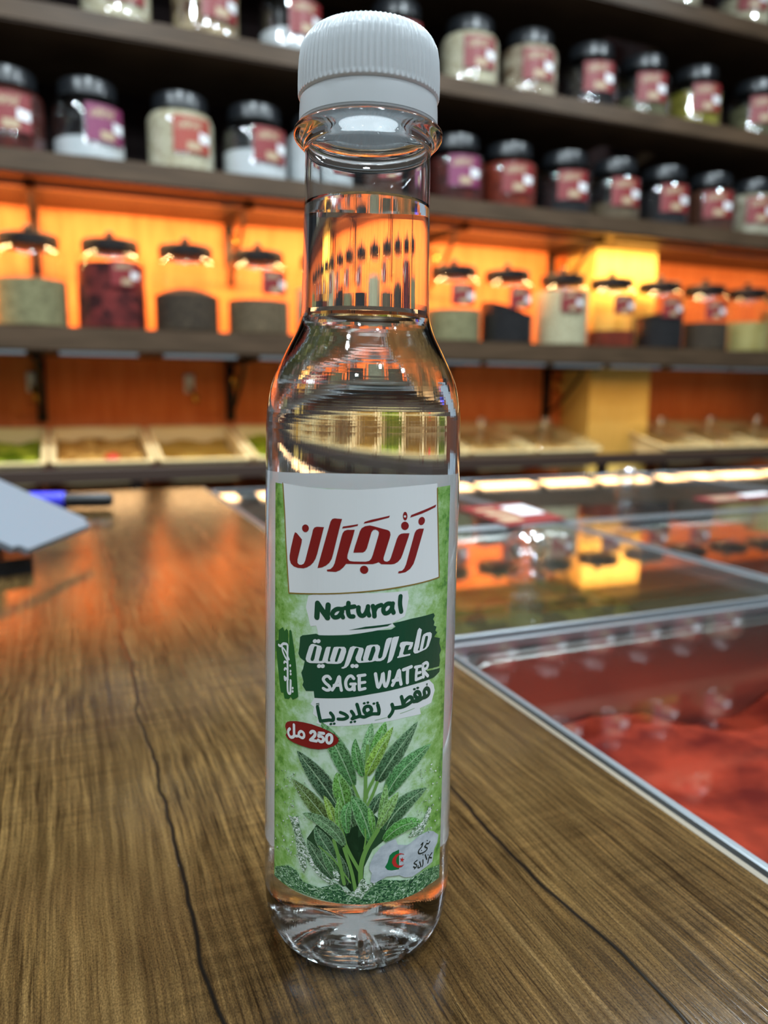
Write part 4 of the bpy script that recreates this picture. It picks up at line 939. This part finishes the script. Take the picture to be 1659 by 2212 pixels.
TR = [(-0.406, -0.062, 'white-rimmed tray of green leaves at the left frame edge', 'greens', .45, 0),
      (-0.058, 0.292, 'white-rimmed tray of tan snacks with a red piece, second from left', 'snack', .55, 0),
      (0.296, 0.636, 'white-rimmed tray of smooth yellow-tan paste, left of the bottle', 'paste', .4, 0),
      (0.640, 0.940, 'white-rimmed tray of green leaves partly hidden by the bottle', 'greens', .6, 0),
      (0.944, 1.244, 'white-rimmed tray right behind the bottle shoulder', 'paste', .5, 0),
      (1.248, 1.550, 'lidded white-rimmed tray at the right edge of the bottle', 'nuts', .5, 1),
      (1.554, 1.870, 'white-rimmed tray with clear knobbed lid, first clear of the bottle at right', 'nuts', .6, 1),
      (1.874, 2.220, 'white-rimmed tray with clear knobbed lid just left of the oak pillar', 'nuts', .6, 1),
      (2.570, 2.880, 'white-rimmed tray with clear knobbed lid just right of the oak pillar', 'nuts', .6, 1),
      (2.884, 3.200, 'white-rimmed tray with clear knobbed lid, second right of the oak pillar', 'nuts', .6, 1),
      (3.204, 3.520, 'white-rimmed tray with clear knobbed lid at the right frame edge', 'nuts', .6, 1)]
for x0, x1, lab, what, lv, ld_ in TR:
    tray(x0, x1, lab, what, lv, ld_)
bm = bmesh.new(); lathe(bm, [(0, -.012), (.018, -.010), (.028, -.002), (.024, .008), (.010, .014), (0, .015)], 12)
tag(link('red_pepper', bm, plain('red_pepper_skin', (200, 50, 20), .3), loc=(.15, 2.94, -.098)), 'small red piece lying on the tray of tan snacks', 'pepper')
# rail and cabinet that carry the trays
t = thing('tray_cabinet', 'dark wooden cabinet with a front rail carrying the white-rimmed trays', 'cabinet', (1.6, 3.0, ZF))
b = bmesh.new(); box(b, -3.0, 3.2, -.236, -.204, .783, .831, .004); link('rail', b, M['cab'], t, smooth=False)
b = bmesh.new(); box(b, -3.0, 3.2, -.14, -.11, 0, .627, .004); link('front_panel', b, M['cab'], t, smooth=False)
b = bmesh.new(); box(b, -3.0, .729, -.18, .29, .627, .657, .004); box(b, 1.091, 3.2, -.18, .29, .627, .657, .004); box(b, .729, 1.091, -.18, .069, .627, .657, .004); link('ledge', b, M['cab'], t, smooth=False)
for q in range(5):
    b = bmesh.new(); xx = (-2.9, -1.4, .6, .94, 3.0)[q]; box(b, xx, xx+.04, -.20, -.17, .657, .783, .002); link('post', b, M['cab'], t, smooth=False)

# ------------------------------------------------------------------ wooden counter
CE = .1865; CYF, CYN = 1.165, -.6
t = thing('counter', 'long shop counter with weathered wood-plank top that the bottle stands on', 'counter', (-.2, .3, ZF))
b = bmesh.new(); box(b, -.45, CE+.2-.0015, CYN-.3, CYF-.3, .91, .95, 0)
co = link('counter_top', b, M['counter'], t, smooth=False)
b = bmesh.new(); box(b, CE+.2-.0014, CE+.2+.001, CYN-.3, CYF-.3, .912, .9499, 0); link('edge_band', b, M['edge'], t, smooth=False)
b = bmesh.new(); box(b, -.42, CE+.18, CYN-.27, CYF-.33, 0, .91, 0); link('body', b, M['cab'], t, smooth=False)

# ------------------------------------------------------------------ glass-lidded display case right of the counter
DX0 = CE+.003
t = thing('display_case', 'dark display case sunk beside the counter, holding the covered spice pans', 'display case', (.8, .3, ZF))
b = bmesh.new()
box(b, DX0-.8, 1.0, CYN-.3, CYF-.32, .0, .78); link('body', b, M['cab'], t, smooth=False)
b = bmesh.new(); box(b, DX0-.8, 1.0, CYF-.32, CYF-.305, .0, .942); link('back_panel', b, M['frame'], t, smooth=False)
b = bmesh.new(); box(b, .985, 1.0, CYN-.3, CYF-.32, .78, .94); link('side_panel', b, M['cab'], t, smooth=False)
COLS = [(DX0+.001, .506), (.512, 1.0), (1.006, 1.49)]
ROWS = [(-.28, .380), (.389, .712), (.720, 1.13)]
b = bmesh.new()
for xx in (.506, 1.0): box(b, xx-.8, xx+.006-.8, CYN-.3, CYF-.32, .78, .943)
for yy in (.380, .712): box(b, DX0-.8, 1.485-.8, yy-.3, yy+.008-.3, .78, .943)
link('dividers', b, M['frame'], t, smooth=False)

PANFILL = {'red': two_tone('red_ground_pepper', (128, 26, 14), (208, 74, 46), 30, .34, .62, .75, 1.0),
           'olive': two_tone('olive_mix', (70, 66, 24), (112, 104, 44), 60, .3, .7, .5, 1, 'v'),
           'brown': two_tone('brown_mix', (50, 34, 26), (82, 58, 44), 50, .3, .7, .6, 1, 'v'),
           'dark': two_tone('dark_dates', (34, 22, 18), (64, 42, 34), 50, .3, .7, .5, 1, 'v')}
def pan(x0, x1, y0, y1, what, label, zt=-.057):
    t = thing('spice_pan', label, 'pan', ((x0+x1)/2, (y0+y1)/2, -.165), 0, 'covered spice pans in the display case')
    hx, hy = (x1-x0)/2-.001, (y1-y0)/2-.001
    lp = lambda ins, z, r: [(x, y, z+.165) for x, y in rrect(-hx+ins, hx-ins, -hy+ins, hy-ins, r, 6)]
    b = bmesh.new()
    loft(b, [lp(.004, -.010, .03), lp(.0, -.010, .008), lp(.0, -.0085, .008), lp(.004, -.0085, .03), lp(.006, -.011, .03), lp(.020, -.150, .04), lp(.021, -.152, .04), lp(.0075, -.012, .03)], closed=True)
    link('pan_wall', b, M['steel'], t)
    b = bmesh.new(); loft(b, [lp(.0195, -.150, .04), lp(.0195, -.153, .04)], cap0=True, cap1=True); link('pan_floor', b, M['steel'], t)
    rnd = random.Random(len(label)); b = bmesh.new()
    nx, ny = 30, 34
    ins = .0135
    g = []
    for i in range(nx+1):
        row = []
        for j in range(ny+1):
            x, y = -hx+ins+(2*hx-2*ins)*i/nx, -hy+ins+(2*hy-2*ins)*j/ny
            h = .010*math.sin(x*17+1)*math.sin(y*13+.5)+.006*math.sin(x*41+y*29)+rnd.uniform(-.0015, .0015)
            row.append(b.verts.new((x, y, .165+zt+h)))
        g.append(row)
    for i in range(nx):
        for j in range(ny):
            b.faces.new((g[i][j], g[i+1][j], g[i+1][j+1], g[i][j+1]))
    bmesh.ops.solidify(b, geom=list(b.faces), thickness=.03)
    link('contents', b, PANFILL[what], t)
def pane(x0, x1, y0, y1, label, knob):
    t = thing('flat_cover', label, 'cover', ((x0+x1)/2, (y0+y1)/2, -.006), 0, 'clear flat covers of the display case')
    hx, hy = (x1-x0)/2, (y1-y0)/2
    b = bmesh.new(); box(b, -hx+.002, hx-.002, -hy+.002, hy-.002, .0015, .005); link('clear_pane', b, M['acrylic'], t, smooth=False)
    b = bmesh.new()
    lp = lambda ins, z: [(-hx+ins, -hy+ins, z), (hx-ins, -hy+ins, z), (hx-ins, hy-ins, z), (-hx+ins, hy-ins, z)]
    loft(b, [lp(0, .0), lp(0, .005), lp(.0005, .0055), lp(.0025, .0055), lp(.003, .0051), lp(.003, 0)], closed=True); link('edge_frame', b, M['frame'], t, smooth=False)
    if knob:
        kx, ky = knob
        b = bmesh.new(); lathe(b, [(0, .0055), (.016, .0055), (.0155, .009), (.008, .012), (.0075, .017), (.013, .022), (.0165, .029), (.0155, .037), (.010, .042), (0, .0435)], 14)
        link('faceted_knob', b, M['acrylic_knob'], t, loc=(kx-(x0+x1)/2, ky-(y0+y1)/2, 0))
SPEC = [(0, 0, 'red', 'pan of red ground pepper beside the counter edge', 'clear cover over the red ground pepper, nearest the bottle', None),
        (0, 1, 'olive', 'pan of olive-coloured food behind the red pepper pan', 'clear knobbed cover behind the red pepper, next to the counter edge', (.3325, .507)),
        (0, 2, 'brown', 'pan of brown food at the far end next to the counter edge', 'farthest clear cover next to the counter edge, under the red and white card', None),
        (1, 0, 'dark', 'pan of dark food right of the red pepper pan', 'clear cover right of the red ground pepper, at the frame edge', None),
        (1, 1, 'dark', 'pan of dark food in the middle row at the right', 'clear cover in the middle row at the right frame edge', None),
        (1, 2, 'brown', 'pan of brown food in the far row at the right', 'clear knobbed cover in the far row right of the bottle', (.7587, .904)),
        (2, 2, 'dark', 'pan of dark food in the far row at the right frame edge', 'clear cover in the far row at the right frame edge', None)]
for ci, ri, what, l1, l2, kn in SPEC:
    x0, x1 = COLS[ci]; y0, y1 = ROWS[ri]
    pan(x0, x1, y0, y1, what, l1)
    pane(x0+.001, x1-.001, y0+.001, y1-.001, l2, kn)

def card(pts, label):
    cx = sum(p[0] for p in pts)/4; cy_ = sum(p[1] for p in pts)/4
    b = bmesh.new()
    prism(b, [(x-cx, y-cy_) for x, y in pts], .0, .0012)
    P = [Vector((x-cx, y-cy_, 0)) for x, y in pts]
    at = lambda u, v: (P[0]*(1-u)*(1-v)+P[1]*u*(1-v)+P[2]*u*v+P[3]*(1-u)*v)
    def q(u0, u1, v0, v1, mi, z):
        f = b.faces.new([b.verts.new(at(u, v)+Vector((0, 0, z))) for u, v in ((u0, v0), (u1, v0), (u1, v1), (u0, v1))]); f.material_index = mi
    q(.08, .42, .15, .35, 1, .0014); q(.1, .5, .45, .6, 1, .0014); q(.55, .95, .35, .85, 2, .0016); q(.1, .4, .7, .8, 1, .0014)
    tag(link('price_card', b, [M['tag_red'], M['tag_beige'], M['white_paper']], smooth=False, loc=(cx, cy_, .0003)), label, 'card', 'red price cards on the display lids')
card([(.437, .705), (.524, .722), (.542, .852), (.449, .844)], 'red, beige and white price card on the far lid just right of the bottle')
card([(.80, .775), (.945, .79), (.95, .83), (.80, .815)], 'red and white price card on the far lid at the right frame edge')

# ------------------------------------------------------------------ things at the left end of the counter
tip, frt = Vector((.020, .735, .024)), Vector((-.035, .630, .022))
e2 = Vector((-.0779, .0408, .038)).normalized()
w_ = .14
t = thing('tablet', 'thin grey slab-like tablet tilted on a black stand at left edge', 'tablet', (-.02, .70, 0))
o0 = Vector((-.02, .70, 0))
nrm_ = (frt-tip).cross(e2).normalized()
if nrm_.z < 0: nrm_ = -nrm_
def slab(a, c, d, e, th, mt, name, bev):
    b = bmesh.new()
    lo = [b.verts.new(p-o0-nrm_*th) for p in (a, c, d, e)]; hi = [b.verts.new(p-o0) for p in (a, c, d, e)]
    b.faces.new(lo[::-1]); b.faces.new(hi)
    for i in range(4): b.faces.new((lo[i], lo[(i+1) % 4], hi[(i+1) % 4], hi[i]))
    bmesh.ops.recalc_face_normals(b, faces=b.faces)
    vert = [ed for ed in b.edges if (ed.verts[0] in lo) != (ed.verts[1] in lo)]
    bmesh.ops.bevel(b, geom=vert, offset=bev, segments=5, affect='EDGES')
    return link(name, b, mt, t, smooth=True)
slab(tip, frt, frt+e2*w_, tip+e2*w_, .005, plain('pale_grey_screen', (112, 118, 126), .35), 'slab', .008)
b = bmesh.new(); prism(b, [(-.055, -.06), (-.010, -.045), (-.012, .02), (-.075, .05)], 0, .012); box(b, -.075, -.035, -.03, .02, .010, .035); link('stand', b, M['black'], t, smooth=False)

t = thing('marker_pen', 'small black object with a blue end at the far left of the counter', 'pen', (-.005, 1.0, .008), 0)
t.rotation_euler = (0, 0, -.25)
b = bmesh.new(); lathe(b, [(0, 0), (.010, 0), (.0105, .002), (.0105, .045), (0, .045)], 14)
bmesh.ops.rotate(b, verts=b.verts, cent=(0, 0, 0), matrix=Matrix.Rotation(-PI/2, 3, 'Y')); bmesh.ops.translate(b, verts=b.verts, vec=(.0, 0, .0025)); link('blue_cap', b, plain('blue_plastic', (60, 60, 220), .35), t)
b = bmesh.new(); lathe(b, [(0, 0), (.0085, 0), (.0085, .05), (.006, .055), (0, .055)], 14)
bmesh.ops.rotate(b, verts=b.verts, cent=(0, 0, 0), matrix=Matrix.Rotation(PI/2, 3, 'Y')); bmesh.ops.translate(b, verts=b.verts, vec=(.0, 0, .0025)); link('barrel', b, M['black'], t)

# ------------------------------------------------------------------ the bottle
BX, BY = .0667, .1796
BA = math.atan2(BX, BY)
LEAN = .0125
bottle = thing('water_bottle', 'clear plastic bottle of sage water with white ribbed cap and green label', 'bottle', (BX, BY, .0002))
# local -Y looks at the camera; a slight lean to the right, as in the photo
bottle.rotation_mode = 'QUATERNION'
lx_, ly_ = math.cos(BA), -math.sin(BA)
ax_z = Vector((LEAN*lx_, LEAN*ly_, 1)).normalized()
ax_y = Vector((math.sin(BA), math.cos(BA), 0)); ax_y = (ax_y-ax_z*ax_y.dot(ax_z)).normalized()
ax_x = ax_y.cross(ax_z)
bottle.rotation_quaternion = Matrix((ax_x, ax_y, ax_z)).transposed().to_quaternion()
RZ = lambda z: .02475-.0055*z
OUT = [(0, .0050), (.006, .0046), (.011, .0030), (.0150, .0010), (.0178, .0), (.0203, .0009), (.0225, .0034), (.0240, .0078), (.02465, .0145), (RZ(.022), .022), (RZ(.04), .04), (RZ(.06), .06), (RZ(.09), .09), (RZ(.12), .12), (.0240, .129), (.0239, .1355), (.0235, .1397), (.0225, .1444), (.0210, .1483), (.0190, .1524), (.0171, .1560), (.0160, .1590), (.0155, .1618), (.0153, .168), (.0151, .176), (.0149, .185), (.01475, .194), (.0147, .1978), (.0155, .1990), (.0168, .2003), (.0174, .2014), (.0173, .2025), (.0164, .2031), (.0148, .2034), (.0143, .2050), (.0143, .2180)]
outer = [p for p in catmull(OUT, 4)]
outer = [(max(r, 0), z) for r, z in outer]
def inset(prof, d):
    res = []
    for i, (r, z) in enumerate(prof):
        a = prof[max(i-1, 0)]; c = prof[min(i+1, len(prof)-1)]
        tx, tz = c[0]-a[0], c[1]-a[1]; l = math.hypot(tx, tz) or 1
        nx, nz = -tz/l, tx/l
        res.append((max(r+nx*d, 0), z+nz*d))
    res[0] = (0, res[0][1])
    return res
# five shallow petals pressed into the foot
def foot(r, z, a):
    k = max(0, min(1, (r-.004)/.006))*max(0, min(1, (.0195-r)/.004))
    return z + (.0016*k*max(0, math.cos(5*a+.4))**4 if z < .008 else 0)
inner_prof = [p for p in inset(outer, .0005) if p[1] < .2175]
SEG = 160
wall_end = .0118
neck_in = [(r if z < .1975 else min(r, .0142), z) for r, z in inner_prof]
neck_in = [(r if z < .2035 else .0126, z) for r, z in neck_in]
bm = bmesh.new()
lathe(bm, outer + [(.0136, .2186), (.0126, .2180)] + neck_in[::-1], SEG, zf=foot)
body = link('bottle_body', bm, M['pet'], bottle)
# water up to the neck, its skin just inside the plastic
wp = [p for p in inset(outer, .0004) if p[1] < .1855]
wr = wp[-1][0]
bm = bmesh.new()
lathe(bm, wp + [(wr, .1862), (wr-.0007, .18605), (wr-.0016, .1859), (wr*.5, .1859), (0, .1859)], SEG, zf=foot)
link('water', bm, M['water'], bottle)

# cap
CAP = [(.0125, .2200), (.0146, .2200), (.0148, .2050), (.0158, .2040), (.01615, .2041), (.0161, .2060), (.0160, .2080), (.01585, .2094), (.0162, .2096), (.0164, .2100), (.01645, .2120), (.0164, .2150), (.0162, .2178), (.0158, .2200), (.0150, .2216), (.0140, .2227), (.0130, .2233), (.0120, .2236), (0, .2237)]
NR = 76
def ribs(r, z, a):
    if z < .2099 or r < .0121: return r
    k = min(1, (z-.2098)/.0006)*min(1, max(0, (r-.0121)/.0008))
    return r - .00032*k*(abs(math.sin(NR*a/2))**.7 < .62)*1.0
def ribs_s(r, z, a):
    if z < .2099 or r < .0121: return r
    k = min(1, (z-.2098)/.0006)*min(1, max(0, (r-.0121)/.0008))
    s = .5+.5*math.cos(NR*a)
    return r - .00046*k*(1-s)**.8
pc = CAP[:5] + CAP[5:]
dense = []
for i, (p, q) in enumerate(zip(pc, pc[1:])):
    n = 3 if i in (9, 10, 11, 12, 13, 14, 15) else 1
    for k in range(n): dense.append((p[0]+(q[0]-p[0])*k/n, p[1]+(q[1]-p[1])*k/n))
dense.append(pc[-1])
bm = bmesh.new(); lathe(bm, dense, NR*8, rad=ribs_s)
cap = link('cap', bm, M['cap'], bottle)
cap.data.set_sharp_from_angle(angle=math.radians(60))
# tamper band below the cap
bm = bmesh.new(); lathe(bm, [(.0152, .2036), (.0160, .20355), (.0161, .2039), (.0160, .20385), (.0152, .2039)], 96, closed=True)
link('tamper_band', bm, M['cap'], cap)

# ------------------------------------------------------------------ printed label (one mesh, one material per ink)
def ink(name, c, rough=.32):
    return plain('ink_' + name, c, rough, spec=.5)
def label_uv(nt):
    n = nt.nodes.new('ShaderNodeUVMap'); n.uv_map = 'sheet'
    return n.outputs[0]
def watercolour():
    mt, nt, p = new_mat('ink_watercolour_green')
    L = nt.links.new
    uv = label_uv(nt)
    sx = nt.nodes.new('ShaderNodeSeparateXYZ'); L(uv, sx.inputs[0])
    n1 = N(nt, 'ShaderNodeTexNoise', Scale=.32, Detail=6.0, Roughness=.65); L(uv, n1.inputs['Vector'])
    n2 = N(nt, 'ShaderNodeTexNoise', Scale=1.6, Detail=4.0, Roughness=.7); L(uv, n2.inputs['Vector'])
    ab = nt.nodes.new('ShaderNodeMath'); ab.operation = 'ABSOLUTE'; L(sx.outputs[0], ab.inputs[0])
    # pale in the middle of the sheet, grass green in its side bands (the printed design)
    mr = nt.nodes.new('ShaderNodeMapRange'); mr.inputs['From Min'].default_value = 11; mr.inputs['From Max'].default_value = 25; mr.inputs['To Min'].default_value = -.12; mr.inputs['To Max'].default_value = .34; L(ab.outputs[0], mr.inputs['Value'])
    a1 = nt.nodes.new('ShaderNodeMath'); a1.operation = 'ADD'; L(mr.outputs[0], a1.inputs[0]); L(n1.outputs['Fac'], a1.inputs[1])
    a2 = nt.nodes.new('ShaderNodeMath'); a2.operation = 'MULTIPLY_ADD'; L(n2.outputs['Fac'], a2.inputs[0]); a2.inputs[1].default_value = .22; L(a1.outputs[0], a2.inputs[2])
    cr = nt.nodes.new('ShaderNodeValToRGB'); e = cr.color_ramp.elements
    while len(e) < 5: e.new(.5)
    for q, (pos, c) in zip(e, [(.42, (206, 230, 208)), (.58, (180, 214, 172)), (.74, (146, 190, 112)), (.90, (112, 164, 68)), (1.0, (70, 128, 46))]): q.position = pos; q.color = (*lin(c), 1)
    L(a2.outputs[0], cr.inputs[0]); L(cr.outputs[0], p.inputs['Base Color'])
    p.inputs['Roughness'].default_value = .32
    return mt
def water_art(name, stops, scale, dist):
    mt, nt, p = new_mat(name)
    L = nt.links.new
    uv = label_uv(nt)
    mp = nt.nodes.new('ShaderNodeMapping'); mp.inputs['Scale'].default_value = (1, 1.5, 1); L(uv, mp.inputs['Vector'])
    n1 = N(nt, 'ShaderNodeTexNoise', Scale=scale, Detail=7.0, Roughness=.65, Distortion=dist); L(mp.outputs[0], n1.inputs['Vector'])
    cr = nt.nodes.new('ShaderNodeValToRGB'); e = cr.color_ramp.elements
    while len(e) < len(stops): e.new(.5)
    for q, (pos, c) in zip(e, stops): q.position = pos; q.color = (*lin(c), 1)
    L(n1.outputs['Fac'], cr.inputs[0]); L(cr.outputs[0], p.inputs['Base Color'])
    p.inputs['Roughness'].default_value = .32
    return mt
def leaf_art():
    mt, nt, p = new_mat('ink_sage_leaves')
    L = nt.links.new
    def mth(op, a, b=None, c=None):
        n = nt.nodes.new('ShaderNodeMath'); n.operation = op
        for i, v in enumerate((a, b, c)):
            if v is None: continue
            if isinstance(v, (int, float)): n.inputs[i].default_value = v
            else: L(v, n.inputs[i])
        return n.outputs[0]
    at = nt.nodes.new('ShaderNodeAttribute'); at.attribute_name = 'leaf_colour'
    uvl = nt.nodes.new('ShaderNodeUVMap'); uvl.uv_map = 'leaf'
    sx = nt.nodes.new('ShaderNodeSeparateXYZ'); L(uvl.outputs[0], sx.inputs[0])
    uv = label_uv(nt)
    vo = N(nt, 'ShaderNodeTexVoronoi', Scale=2.6); L(uv, vo.inputs['Vector'])
    nz = N(nt, 'ShaderNodeTexNoise', Scale=.8, Detail=4.0); L(uv, nz.inputs['Vector'])
    ac = mth('ABSOLUTE', sx.outputs[1])
    rib = mth('LESS_THAN', ac, .07)
    rim = mth('GREATER_THAN', ac, .88)
    vein = mth('LESS_THAN', mth('FRACT', mth('MULTIPLY_ADD', ac, -1.6, mth('MULTIPLY', sx.outputs[0], 13.))), .16)
    cell = mth('MULTIPLY_ADD', vo.outputs['Distance'], 1.9, .22)
    half = mth('MULTIPLY_ADD', mth('GREATER_THAN', sx.outputs[1], 0), .28, .86)
    k = mth('MULTIPLY', mth('MULTIPLY', cell, half), mth('MULTIPLY_ADD', nz.outputs['Fac'], .9, .62))
    k = mth('MULTIPLY', k, mth('MULTIPLY_ADD', sx.outputs[0], .55, .62))
    sc = nt.nodes.new('ShaderNodeVectorMath'); sc.operation = 'SCALE'; L(at.outputs['Color'], sc.inputs[0]); L(k, sc.inputs['Scale'])
    mx = nt.nodes.new('ShaderNodeMix'); mx.data_type = 'RGBA'
    f = mth('MINIMUM', mth('ADD', mth('ADD', mth('MULTIPLY', rib, .55), mth('MULTIPLY', rim, .30)), mth('ADD', mth('MULTIPLY', vein, .05), mth('MULTIPLY', mth('MULTIPLY', mth('GREATER_THAN', vo.outputs['Distance'], .47), sx.outputs[0]), .32))), .75)
    L(f, mx.inputs[0]); L(sc.outputs[0], mx.inputs[6]); mx.inputs[7].default_value = (*lin((176, 208, 168)), 1)
    L(mx.outputs[2], p.inputs['Base Color'])
    p.inputs['Roughness'].default_value = .32
    return mt
INKS = {'base': watercolour(), 'white': ink('paper_white', (228, 232, 234), .28), 'gold': ink('dark_gold', (140, 116, 48)), 'red': ink('dark_red', (136, 26, 26)), 'green': ink('dark_green', (14, 74, 50)),
        'green2': ink('mid_green', (26, 98, 42)), 'sage': ink('pale_sage', (150, 186, 146)), 'deep': ink('deep_green', (36, 76, 46)), 'stem': ink('stem_green', (112, 160, 78)),
        'grey': water_art('ink_map_grey', [(.3, (160, 172, 182)), (.7, (206, 214, 222))], .25, 0), 'flag': ink('flag_green', (0, 116, 62)), 'red2': ink('flag_red', (196, 44, 44)), 'ink': ink('black', (24, 40, 36)),
        'splash': water_art('ink_splash_water', [(.34, (10, 44, 34)), (.45, (30, 84, 58)), (.51, (74, 128, 78)), (.57, (128, 172, 122)), (.64, (226, 240, 232))], .75, 2.2),
        'foam': water_art('ink_foam', [(.40, (40, 76, 52)), (.47, (120, 156, 112)), (.53, (200, 216, 204)), (.60, (244, 248, 246))], 1.1, 1.2), 'leaf': leaf_art()}
INK_IX = {k: i for i, k in enumerate(INKS)}
lb = bmesh.new()
uvs = lb.loops.layers.uv.new('sheet')
uvl = lb.loops.layers.uv.new('leaf')
cl = lb.loops.layers.float_color.new('leaf_colour')
STEP = .028       # mm between printed layers
def sheet_rect():
    n = 40
    for i in range(n):
        u0, u1 = -24.15+48.3*i/n, -24.15+48.3*(i+1)/n
        f = lb.faces.new([lb.verts.new((u, v, 0)) for u, v in ((u0, 22.0), (u1, 22.0), (u1, 121.6), (u0, 121.6))])
        f.material_index = INK_IX['base']
def pairs(s):
    v = [int(k) for k in s.split(',')]
    return [(a/100, b/100) for a, b in zip(v[::2], v[1::2])]
def fillpoly(loops, lay, mi):
    tri = geometry.tessellate_polygon([[Vector((a, b, 0)) for a, b in lp] for lp in loops])
    vs = [lb.verts.new((a, b, lay*STEP)) for lp in loops for a, b in lp]
    for t3 in tri:
        q = [vs[i] for i in t3]
        if (q[1].co-q[0].co).cross(q[2].co-q[0].co).z < 0: q.reverse()
        try: f = lb.faces.new(q); f.material_index = mi
        except ValueError: pass
late = []
for ln in LABEL_DATA.strip().split('\n'):
    k = ln.split(' ', 1)[0]
    if k == 'P':
        _, mt, lay, data = ln.split(' ', 3)
        fillpoly([pairs(s) for s in data.split('|')], int(lay), INK_IX[mt])
    else:
        late.append(ln)
for i in range(1, 34):
    u = -24.4+48.8*i/34
    bmesh.ops.bisect_plane(lb, geom=list(lb.verts)+list(lb.edges)+list(lb.faces), plane_co=(u, 0, 0), plane_no=(1, 0, 0))
def stroke(pts, wd, lay, mi):
    pts = catmull(pts, 5) if len(pts) > 2 else [tuple(a+(b-a)*k/6 for a, b in zip(*pts)) for k in range(7)]
    h = wd/2; z = lay*STEP
    L_, R2 = [], []
    for i, p in enumerate(pts):
        a = pts[max(i-1, 0)]; c = pts[min(i+1, len(pts)-1)]
        dx, dy = c[0]-a[0], c[1]-a[1]; l = math.hypot(dx, dy) or 1
        L_.append(lb.verts.new((p[0]-dy/l*h, p[1]+dx/l*h, z))); R2.append(lb.verts.new((p[0]+dy/l*h, p[1]-dx/l*h, z)))
    for i in range(len(pts)-1):
        f = lb.faces.new((R2[i], R2[i+1], L_[i+1], L_[i])); f.material_index = mi
    for p in (pts[0], pts[-1]):
        f = lb.faces.new([lb.verts.new((p[0]+h*math.cos(q*PI/6), p[1]+h*math.sin(q*PI/6), z)) for q in range(12)]); f.material_index = mi
def leaf(pts, wd, lay, col, bump):
    b0, b1, b2 = pts
    c = tuple(2*m_-(a+e)/2 for a, m_, e in zip(b0, b1, b2))
    n, mcr = 18, 6
    z = lay*STEP + bump
    rows = []
    for i in range(n+1):
        t = i/n
        p = [(1-t)**2*a+2*t*(1-t)*k+t*t*e for a, k, e in zip(b0, c, b2)]
        d = [2*(1-t)*(k-a)+2*t*(e-k) for a, k, e in zip(b0, c, b2)]; l = math.hypot(*d) or 1
        s = min(1, .04+t*.96)
        wv = wd/2*(math.sin(PI*s**.85))**.72 if t < 1 else 0
        wv *= 1+.03*math.sin(t*60)
        rows.append([(lb.verts.new((p[0]-d[1]/l*wv*s2, p[1]+d[0]/l*wv*s2, z)), (t, s2)) for s2 in [2*j/mcr-1 for j in range(mcr+1)]])
    for A, B in zip(rows, rows[1:]):
        for j in range(mcr):
            q = [A[j], B[j], B[j+1], A[j+1]]
            if (q[1][0].co-q[0][0].co).cross(q[3][0].co-q[0][0].co).z < 0: q.reverse()
            f = lb.faces.new([v for v, _ in q]); f.material_index = INK_IX['leaf']
            for lp, (_, st) in zip(f.loops, q):
                lp[uvl].uv = st; lp[cl] = (*col, 1)
nl = 0
for ln in late:
    k0, a, lay, wd, data = ln.split(' ', 4)
    if k0 == 'S': stroke(pairs(data), int(wd)/100*1.25, int(lay), INK_IX[a])
    else:
        col = lin([int(k) for k in a.split(',')])
        leaf(pairs(data), int(wd)/100*1.25, int(lay), col, nl*.0007); nl += 1
sheet_rect()
for f in lb.faces:
    for lp in f.loops: lp[uvs].uv = (lp.vert.co.x, lp.vert.co.y)
for v in lb.verts:
    u, zz, lay = v.co
    z = zz/1000
    r = RZ(z) + .00009 + lay/1000
    th = u/24.0
    v.co = Vector((r*math.sin(th), -r*math.cos(th), z))
link('front_label', lb, list(INKS.values()), bottle, smooth=False)
for p in bottle.children[-1].data.polygons: p.use_smooth = False
# plain white label round the back, lower edge extended to brighten the foot
bm = bmesh.new()
n = 44
ring = []
for z in (.0125, .0225, .055, .09, .1212):
    ring.append([bm.verts.new(((RZ(z)+.00009)*math.sin(PI-1.0+2.0*i/n), -(RZ(z)+.00009)*math.cos(PI-1.0+2.0*i/n), z)) for i in range(n+1)])
for A, B in zip(ring, ring[1:]):
    for i in range(n): bm.faces.new((A[i], A[i+1], B[i+1], B[i]))
link('back_label', bm, M['label_back'], bottle)
